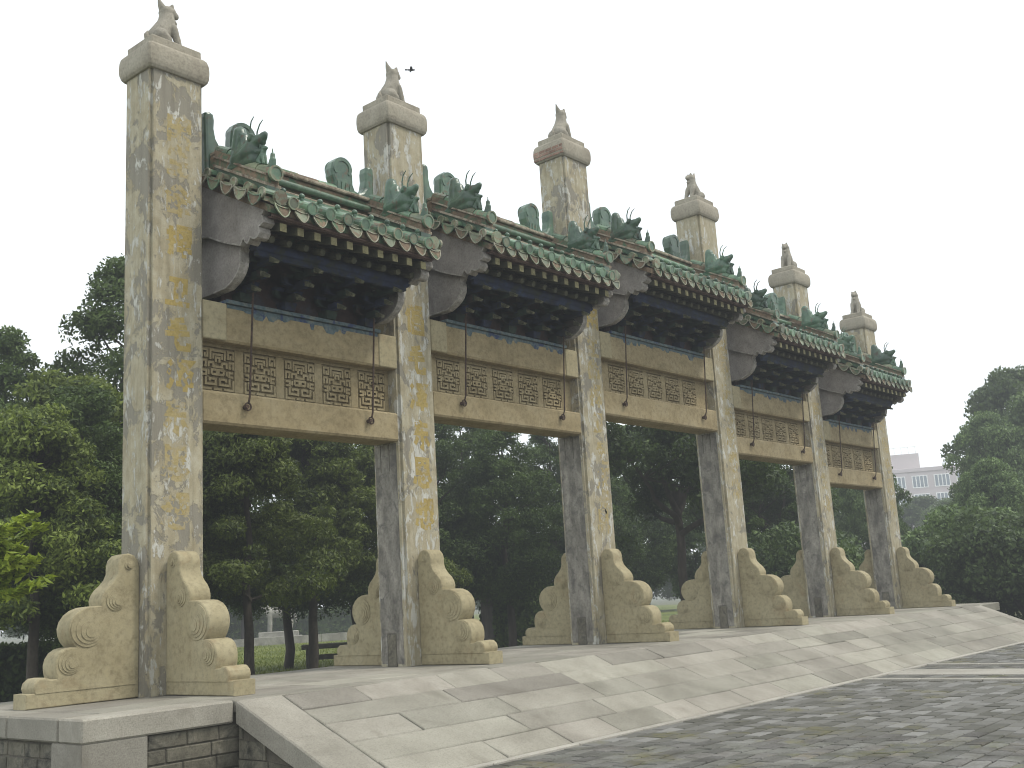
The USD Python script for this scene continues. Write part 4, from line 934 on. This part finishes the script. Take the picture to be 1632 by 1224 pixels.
def make_tree(name, label, category, group, kind, seed):
    rng = np.random.default_rng(seed); lobes, limbs = [], []
    if kind == 'evergreen':                       # 10 m, ovoid, dense, many small tufts
        H = 10.0
        for _ in range(150):
            z = rng.uniform(2.2, 9.6); t = (z - 2.2) / 7.4
            R = 2.3 * (1 - max(0, t - 0.25) ** 1.6 / 0.75 ** 1.6 * 0.86) * (0.62 + 0.38 * min(1, t / 0.2))
            a = rng.uniform(0, 6.283); rr = R * math.sqrt(rng.uniform(0.15, 1)); lobes.append((rr * math.cos(a), rr * math.sin(a), z, rng.uniform(0.38, 0.75) * (1.1 - 0.5 * t)))
        tr = limb((0, 0, -0.4), (0.1, 0.1, 8.6), 0.19, 0.03, seed, 9, 0.06, 9)
        for l in lobes[::9]: limbs.append(limb((0, 0, max(1.8, l[2] - 1.0)), (l[0] * .8, l[1] * .8, l[2]), 0.05, 0.015, seed + int(l[2] * 100), 5, 0.08, 5))
        cr = crown(lobes, 62000, 0.066, seed, 0.6, 0.5, 0.85, 1.9); lm = M['leaf_ever']
    elif kind == 'pine':                          # 8 m, tiered tufts, light yellow-green tips
        H = 8.0
        for _ in range(95):
            z = rng.uniform(2.4, 7.6); t = (z - 2.4) / 5.2; R = 2.5 * (1 - 0.72 * t)
            a = rng.uniform(0, 6.283); rr = R * math.sqrt(rng.uniform(0.1, 1)); lobes.append((rr * math.cos(a), rr * math.sin(a), z + 0.12 * rr, rng.uniform(0.35, 0.7)))
        tr = limb((0, 0, -0.4), (0.15, 0, 7.2), 0.17, 0.03, seed, 8, 0.07, 9)
        for l in lobes[::6]: limbs.append(limb((0, 0, max(1.6, l[2] - 0.6)), (l[0] * .9, l[1] * .9, l[2]), 0.05, 0.015, seed + int(l[2] * 100), 5, 0.08, 5))
        cr = crown(lobes, 46000, 0.068, seed, 0.8, 0.55, 0.6, 2.2); lm = M['leaf_mid']
    elif kind == 'spreading':                     # 9 m, wide broadleaf, open with sky gaps, forked trunk
        H = 9.0
        forks = [((0, 0, 4.1), (-1.9, 1.2, 5.7)), ((0, 0, 4.5), (-1.3, .9, 6.4)), ((0, 0, 4.6), (1.5, -.6, 6.3)), ((0, 0, 4.9), (.4, -1.4, 6.9)), ((0, 0, 5.0), (.1, .8, 7.8)), ((0, 0, 4.0), (1.7, 1.0, 4.9)), ((0, 0, 3.8), (-.6, -1.9, 5.0))]
        tr = limb((.15, 0, -0.4), (0, 0, 5.4), 0.20, 0.12, seed, 7, 0.03, 10)
        for k, (p, q) in enumerate(forks):
            limbs.append(limb(p, q, 0.13, 0.05, seed + k, 6, 0.08, 7))
            for _ in range(13):
                d = rng.normal(0, 1.0, 3) * (1, 1, .7); lobes.append((q[0] + d[0], q[1] + d[1], q[2] + .7 + d[2], rng.uniform(.4, .85)))
                if rng.random() < .5: limbs.append(limb(q, (q[0] + d[0], q[1] + d[1], q[2] + .7 + d[2]), 0.04, 0.012, seed + k * 50 + len(limbs), 4, 0.06, 5))
        cr = crown(lobes, 36000, 0.10, seed, 0.6, 0.6, 0.75, 1.7); lm = M['leaf_ever']
    elif kind == 'broad':                         # 10 m, big clumped leaves
        H = 10.0
        for _ in range(130):
            z = rng.uniform(1.6, 9.6); t = (z - 1.6) / 8; R = 3.7 * math.sin(math.pi * min(1, 0.22 + 0.78 * t) ** 0.9) ** 0.75 + 0.3
            a = rng.uniform(0, 6.283); rr = R * math.sqrt(rng.uniform(0.2, 1)); lobes.append((rr * math.cos(a), rr * math.sin(a), z, rng.uniform(0.4, 0.95)))
        tr = limb((0, 0, -0.4), (.2, .1, 7.5), 0.22, 0.05, seed, 8, 0.08, 9)
        for l in lobes[::6]: limbs.append(limb((0, 0, max(1.4, l[2] - 1.4)), (l[0] * .85, l[1] * .85, l[2]), 0.07, 0.015, seed + int(l[2] * 100), 5, 0.1, 5))
        cr = crown(lobes, 42000, 0.135, seed, 0.55, 0.5, 0.8, 1.4); lm = M['leaf_broad']
    else:                                         # bush, 3 m
        H = 3.0
        for _ in range(46):
            z = rng.uniform(0.3, 2.6); R = 2.0 * math.sqrt(max(0.05, 1 - ((z - 0.9) / 2.0) ** 2)); a = rng.uniform(0, 6.283); rr = R * math.sqrt(rng.uniform(0.2, 1))
            lobes.append((rr * math.cos(a), rr * math.sin(a), z, rng.uniform(0.35, 0.7)))
        tr = limb((0, 0, -0.3), (0, 0, 1.5), 0.09, 0.03, seed, 5, 0.05, 7)
        for k in range(5): limbs.append(limb((0, 0, .2), (rng.normal(0, .9), rng.normal(0, .9), 1.8), 0.05, 0.015, seed + k, 5, 0.06, 5))
        cr = crown(lobes, 24000, 0.09, seed, 0.6, 0.45, 0.85, 1.5); lm = M['leaf_broad']
    t = thing(name, label, category, (0, 0, GZ), group)
    put(t, 'trunk', cat([tr] + limbs), M['bark'], smooth=50)
    put(t, 'crown', cr, lm, tone=np.repeat(np.random.default_rng(seed + 1).random(len(cr.vertices) // 4), 4))
    return t, H

PROTO = {}
def tree(kind, x, y, h, rot, label, variant=0, wide=1.0, group=None):
    key = (kind, variant)
    name = {'evergreen': 'evergreen_tree', 'pine': 'pine_tree', 'spreading': 'spreading_tree', 'broad': 'broadleaf_tree', 'bush': 'bush'}[kind]
    catg = 'bush' if kind == 'bush' else 'tree'
    if key not in PROTO:
        PROTO[key] = make_tree(name, label, catg, group, kind, 500 + 37 * variant + 101 * list(('evergreen', 'pine', 'spreading', 'broad', 'bush')).index(kind))
        p, H = PROTO[key]
        place(p, (x, y, GZ), rot, (wide * h / H, wide * h / H, h / H)); tag(stage.GetPrimAtPath(p), label, catg, group)
    else:
        p, H = PROTO[key]
        copy_of(p, label, catg, (x, y, GZ), group, rot, (wide * h / H, wide * h / H, h / H))

LEFT = [
 ('evergreen', 6.77, 12.15, 10.9, 20, 'tallest dark evergreen at left, its top beside the nearest pillar', 0, 1.0),
 ('evergreen', 7.46, 17.60, 10.6, 75, 'dark evergreen with rounded top and sky gaps, left of the tallest evergreen', 1, 0.95),
 ('evergreen', 4.60, 14.60, 9.3, 140, 'dark evergreen with its top at the left picture edge', 0, 1.0),
 ('evergreen', 4.10, 9.40, 6.9, 200, 'lower dense evergreen directly left of the nearest pillar', 1, 1.15),
 ('pine', 2.60, 8.30, 6.0, 10, 'shorter yellowish-green conifer low at the left edge behind the sapling', 0, 1.0),
 ('pine', 4.80, 11.0, 7.4, 60, 'mid-green conifer between the left edge and the nearest pillar', 0, 1.05),
]
for k, x, y, h, r, lab, v, w in LEFT: tree(k, x, y, h, r, lab, v, w)
MID = [
 ('evergreen', 9.06, 14.50, 9.0, 15, 'dark evergreen hidden partly behind the nearest pillar', 0, 1.0),
 ('evergreen', 11.24, 15.48, 8.6, 95, 'dark evergreen at the left of the first opening', 1, 1.0),
 ('pine', 7.59, 8.40, 6.6, 150, 'light-tipped conifer with a pale brown trunk in the first opening', 0, 0.95),
 ('evergreen', 14.85, 16.58, 8.4, 240, 'dark evergreen behind the conifers of the first opening', 1, 1.05),
 ('pine', 11.74, 11.50, 7.2, 300, 'yellow-green conifer with dark trunk in front of the bench', 0, 1.0),
 ('evergreen', 16.59, 15.14, 8.8, 30, 'dark evergreen at the right of the first opening', 0, 1.0),
 ('pine', 14.63, 11.52, 7.0, 200, 'conifer half covered by the second pillar', 0, 0.95),
 ('evergreen', 19.83, 14.83, 9.0, 60, 'dark evergreen just right of the second pillar in the second opening', 1, 1.05),
 ('evergreen', 23.60, 16.68, 9.4, 130, 'dark evergreen at the middle of the second opening, behind the clipped bush', 0, 1.1),
 ('evergreen', 21.57, 12.95, 8.4, 190, 'dull olive evergreen filling the top of the second opening', 1, 1.0),
 ('evergreen', 27.30, 15.45, 9.2, 250, 'dark evergreen left of the third pillar', 0, 1.0),
 ('evergreen', 29.81, 15.46, 9.6, 310, 'dark evergreen behind the third pillar', 1, 1.0),
 ('evergreen', 35.90, 17.24, 9.8, 20, 'dark evergreen at the left of the third opening', 0, 1.05),
 ('spreading', 23.43, 7.06, 8.2, 35, 'spreading tree with dark forked trunk in the third opening', 0, 1.0),
 ('broad', 39.50, 15.27, 8.6, 80, 'hazy green broadleaf tree behind the forked tree', 0, 0.9),
 ('spreading', 33.24, 10.08, 7.2, 120, 'open-crowned tree with sky gaps in the fourth opening', 0, 1.0),
 ('spreading', 31.13, 7.64, 6.2, 200, 'small dark tree against white sky in the fourth opening', 0, 1.0),
 ('bush', 27.6, 5.4, 3.6, 40, 'yellow-green bush low in the fourth opening', 0, 1.0),
 ('bush', 31.9, 6.6, 3.4, 100, 'rounded green bush next to the fifth pillar', 0, 1.0),
 ('broad', 56.03, 18.19, 7.2, 10, 'hazy tree far behind the fourth opening', 0, 1.0),
 ('broad', 49.84, 12.47, 8.2, 70, 'bright hazy broadleaf tree filling the fifth opening', 0, 0.8),
 ('broad', 61.5, 19.6, 8.2, 150, 'hazy tree behind the bright tree of the fifth opening', 0, 0.9),
 ('broad', 39.3, 7.1, 7.6, 220, 'broadleaf tree whose twigs show just right of the farthest pillar', 0, 0.62),
 ('broad', 52.66, 4.39, 12.0, 35, 'tallest hazy broadleaf tree at the right edge', 0, 0.85),
 ('broad', 46.3, 3.9, 9.0, 100, 'hazy tree with loose leaf clumps right of the far building', 0, 0.72),
 ('broad', 49.07, 2.29, 10.0, 260, 'tall tree cut by the right picture edge', 0, 0.9),
 ('broad', 37.5, 1.4, 6.0, 310, 'green broadleaf tree in front of the hazy trees at right', 0, 0.85),
 ('bush', 32.6, 1.0, 3.9, 10, 'dense dark green bush beside the far end of the platform', 0, 1.0),
 ('bush', 30.2, -1.2, 3.8, 80, 'dense bush right of the platform end', 0, 1.0),
 ('bush', 29.6, -4.2, 3.6, 160, 'dark bush at the right edge above the plaza', 0, 1.1),
 ('bush', 35.5, -3.0, 4.8, 220, 'tall rounded bush at the right edge behind the dark bush', 0, 1.0),
]
for k, x, y, h, r, lab, v, w in MID: tree(k, x, y, h, r, lab, v, w)
BELT = [(17.2, 42.9), (21.9, 47.4), (22.2, 42.7), (28.5, 48.3), (33.6, 51.0), (33.4, 45.2), (43.1, 52.9), (47.9, 58.9), (47.3, 50.7), (52.7, 47.0), (52.4, 41.5), (60.9, 43.9), (60.2, 38.3), (67.3, 38.6), (66.1, 33.1), (73.3, 32.8), (77.8, 30.6), (84.1, 28.9), (90.4, 27.0), (96.2, 25.7), (87.8, 19.5), (83.9, 15.3), (79.8, 11.4)]
for k, (x, y) in enumerate(BELT):
    kind = 'evergreen' if k < 8 else 'broad'
    tree(kind, x + 6, y + 8, (6.5 + 2.2 * RNG.random()) * (0.6 if 17 <= k <= 20 else 1.0), RNG.uniform(0, 360), 'distant hazy tree of the wood behind the lawn', k % 2 if kind == 'evergreen' else 0, 1.25, 'distant trees beyond the lawn')

# sapling with bright new leaves, at the left edge
sap = thing('sapling', 'young tree with bright yellow-green leaves at the left picture edge', 'tree', (-0.35, 3.3, GZ))
rng = np.random.default_rng(77)
tw, P, N = [limb((0, 0, -.2), (-.05, 0, 3.0), .035, .012, 5, 6, .03, 6)], [], []
for k in range(34):
    z0 = rng.uniform(2.15, 3.1); a = rng.uniform(0, 6.283); L = rng.uniform(.4, .85)
    q = np.array((L * math.cos(a), L * math.sin(a), z0 + rng.uniform(-.05, .22)))
    tw.append(limb((0, 0, z0 - .15), q, .012, .004, 900 + k, 5, .02, 4))
    for _ in range(110):
        t = rng.uniform(.25, 1.05); c = np.array((0, 0, z0 - .15)) * (1 - t) + q * t + rng.normal(0, .05, 3) * (1, 1, .45); P.append(c); N.append((0, 0, 1.6))
put(sap, 'trunk', cat(tw), M['bark'], smooth=40)
put(sap, 'crown', leaves(np.array(P), np.array(N), .085, rng, 1.9, .8), M['leaf_light'], tone=np.repeat(rng.random(len(P)), 4))

# clipped hedges
def hedge(x0, y0, x1, y1, z1, w, label, n, seed, size=0.12):
    rng = np.random.default_rng(seed); a, b = np.array((x0, y0)), np.array((x1, y1)); L = np.linalg.norm(b - a); t = (b - a) / L; s = np.array((-t[1], t[0]))
    h = thing('hedge', label, 'hedge', (x0, y0, GZ))
    u, f = rng.uniform(0, L, n), rng.random(n)
    top = f < .4; sd = np.where(rng.random(n) < .7, -1, 1)
    off = np.where(top, rng.uniform(-w / 2, w / 2, n), sd * w / 2); z = np.where(top, z1, rng.uniform(0, z1, n))
    P = np.column_stack([u[:, None] * t + off[:, None] * s, z]) + rng.normal(0, .06, (n, 3))
    N = np.where(top[:, None], (0, 0, 1.0), np.column_stack([sd[:, None] * s, 0 * z]))
    core = box((0, -w / 2 + .1, -.1), (L, w / 2 - .1, z1 - .08)); ang = math.atan2(t[1], t[0]); core.apply_transform(trimesh.transformations.rotation_matrix(ang, (0, 0, 1)))
    put(h, 'stems', core, M['bark']); put(h, 'foliage', leaves(P, N, size, rng, 1.5, .8), M['leaf_ever'], tone=np.repeat(rng.random(n), 4))
hedge(2.2, 12.2, 5.9, 12.6, 1.25, 1.2, 'dark clipped hedge behind the nearest scroll stone at left', 9000, 3)
hedge(37.0, 60.5, 52.0, 50.0, 1.75, 1.6, 'long dark hedge behind the stone horse', 15000, 4, .16)
hedge(22.2, 14.6, 24.6, 13.4, 2.0, 1.4, 'clipped bush-like hedge left of the stone stele in the second opening', 9000, 5)

# ------------------------------------------------------------------ small things of the park
# grey kerb wall along the lawn's far edge
kw = thing('kerb_wall', 'long low grey kerb wall along the far edge of the lawn', 'wall', (27.0, 44.8, GZ))
for k in range(9):
    a = np.array((0, 0.)) + np.array((1.35, -1.0)) * k * 1.15; b_ = a + np.array((1.35, -1.0)) * 1.13
    t = (b_ - a) / np.linalg.norm(b_ - a); s = np.array((-t[1], t[0])) * .2
    put(kw, 'kerb_block', hull([(*(q + e * s), z) for q in (a, b_) for e in (-1, 1) for z in (-.1, .42 + .01 * (k % 2))]), M['old_stone'])
# standing stone horse on a plinth
HORSE = blob([((-.75, 0, 1.25), .36, (.55, 0, 1.28), .36), ((.55, 0, 1.3), .30, (1.0, 0, 1.75), .22), ((1.0, 0, 1.8), .2, (1.32, 0, 1.62), .12), ((.55, .2, 1.1), .17, (.55, .2, .05), .12), ((.55, -.2, 1.1), .17, (.62, -.2, .05), .12),
              ((-.75, .2, 1.15), .2, (-.9, .2, .55), .11), ((-.9, .2, .55), .11, (-.82, .2, .05), .11), ((-.75, -.2, 1.15), .2, (-.85, -.2, .55), .11), ((-.85, -.2, .55), .11, (-.76, -.2, .05), .11), ((-1.08, 0, 1.3), .09, (-1.2, 0, .6), .07), ((.98, .08, 1.92), .05, (.96, .1, 2.06), .03), ((.98, -.08, 1.92), .05, (.96, -.1, 2.06), .03)], .11, 5)
ho = thing('stone_horse', 'weathered standing stone horse statue seen through the first opening', 'statue', (40.1, 50.1, GZ + 0.55), rotz=144)
put(ho, 'horse_body', HORSE, M['old_stone'], smooth=50)
pb = thing('statue_plinth', 'low stepped stone plinth carrying the stone horse', 'plinth', (40.1, 50.1, GZ), rotz=144)
put(pb, 'plinth_block', box((-1.35, -.6, 0), (1.35, .6, .56), .04), M['old_stone']); put(pb, 'plinth_step', box((-1.6, -.85, -.1), (1.6, .85, .22), .03), M['old_stone'])
# pale stele on a two-step base in the second opening
st = thing('stone_stele', 'pale broad stone stele on a stepped base in the second opening', 'monument', (29.36, 19.24, GZ), rotz=-38)
put(st, 'stele_slab', roughen(box((-.62, -.22, .9), (.62, .22, 2.55), .06).subdivide().subdivide(), .03, 2), M['old_stone'], smooth=40)
put(st, 'stele_base', cat([box((-.95, -.5, .5), (.95, .5, .72), .05), box((-.8, -.4, .715), (.8, .4, .92), .04)]), M['old_stone'])
put(st, 'stele_foot', box((-1.1, -.7, -.1), (1.1, .7, .505), .04), M['old_stone'])
put(st, 'stele_panel', box((-.35, -.235, 1.05), (.35, -.2, 1.25), .01), M['dark_stone'])
# dark stone bench and stool on the lawn
be = thing('stone_bench', 'dark stone bench on the lawn behind the second pillar', 'bench', (14.56, 14.25, GZ), rotz=-42)
put(be, 'seat', box((-.75, -.24, .62), (.78, .24, .76), .02), M['dark_stone'])
for xx_ in (-.62, .5): put(be, 'leg', box((xx_, -.2, -.1), (xx_ + .16, .2, .62), .015), M['dark_stone'])
put(be, 'apron', box((-.44, -.1, .3), (.48, .1, .45), .01), M['dark_stone'])
# white post
po = thing('white_post', 'thin leaning white post beside the forked tree trunk', 'post', (23.4, 7.11, GZ))
put(po, 'post_body', tube([(0.03, 0, -.1), (0, 0, 1.45), (-.02, 0, 1.62)], [.035, .035, .03], 8), M['white_frame'], smooth=40)
# garden wall behind the far pillars
gw = thing('garden_wall', 'buff rendered garden wall with dark tile coping behind the far pillars', 'wall', (34.0, 9.3, GZ))
A, B = np.array((0, 0)), np.array((1.75, -4.3)); t = (B - A) / np.linalg.norm(B - A); s = np.array((-t[1], t[0]))
put(gw, 'wall_body', hull([(*(q + e * .16 * s), z) for q in (A, B) for e in (-1, 1) for z in (-.1, 2.55)]), M['wall_render'])
put(gw, 'coping', hull([(*(q + e * .34 * s), 2.552) for q in (A - t * .1, B + t * .1) for e in (-1, 1)] + [(*(q + e * .05 * s), 2.80) for q in (A - t * .1, B + t * .1) for e in (-1, 1)]), M['wall_tile'])
# pale building far beyond the trees
bd = thing('office_building', 'pale pinkish multi-storey building with white window bands, hazy in the distance', 'building', (189.8, 60.9, GZ), rotz=-62)
put(bd, 'wall', box((-9, -7, -.5), (14, 7, 19.6)), M['building'])
put(bd, 'roof_parapet', box((-9.2, -7.2, 19.6), (14.2, 7.2, 20.3), .05), M['building'])
put(bd, 'roof_house', box((-6, -4, 20.3), (1.5, 4, 23.2)), M['building'])
for k in range(7):
    put(bd, 'roof_rail', tube([(-6.2 + 1.2 * k, -4.2, 23.2), (-6.2 + 1.2 * k, -4.2, 24.4)], .06, 5), M['white_frame'])
put(bd, 'roof_rail', tube([(-6.3, -4.2, 24.4), (1.3, -4.2, 24.4)], .06, 5), M['white_frame'])
for fl in range(6):
    z0 = 0.9 + 3.2 * fl
    for k in range(6):
        xw = -8.0 + 3.7 * k
        f_ = put(bd, 'window', cat([box((xw + 0.62 * q, -7.12, z0), (xw + 0.62 * q + .14, -6.98, z0 + 1.9)) for q in range(5)] + [box((xw, -7.12, z0 - .14), (xw + 2.62, -6.98, z0)), box((xw, -7.12, z0 + 1.9), (xw + 2.62, -6.98, z0 + 2.04))]), M['white_frame'])
        put(f_, 'pane', box((xw + .1, -7.04, z0), (xw + 2.5, -6.99, z0 + 1.9)), M['pane'])
# a small bird in flight
bi = thing('bird', 'tiny dark bird in flight against the white sky right of the second beast', 'bird', (9.85, 4.96, 13.39), rotz=-40)
put(bi, 'bird_body', cat([blob([((-.07, 0, 0), .018, (.05, 0, 0), .022), ((.05, 0, 0), .02, (.085, 0, .005), .014), ((-.07, 0, 0), .012, (-.13, 0, .0), .02)], .02, 2)]), M['bird'], smooth=50)
for s in (-1, 1):
    put(bi, 'wing', hull([(.04, s * .015, .0), (-.03, s * .015, .0), (.02, s * .10, .035), (-.03, s * .09, .03), (-.02, s * .17, .012), (.04, s * .015, .008), (-.0, s * .10, .04)]), M['bird'])

# ------------------------------------------------------------------ haze
HAZE = 0.0015
haze_mat = usdkit.material(stage, '/World/Looks/haze_air', {'v': ('principled_volume', {'color': (0.93, 0.96, 1.0), 'density': HAZE, 'anisotropy': 0.2})}, volume='v.volume')
put('/World', 'haze', box((-300, -300, GZ - 2.5), (330, 330, 30)), haze_mat, kind='stuff', label='pale haze over the whole park', category='haze')
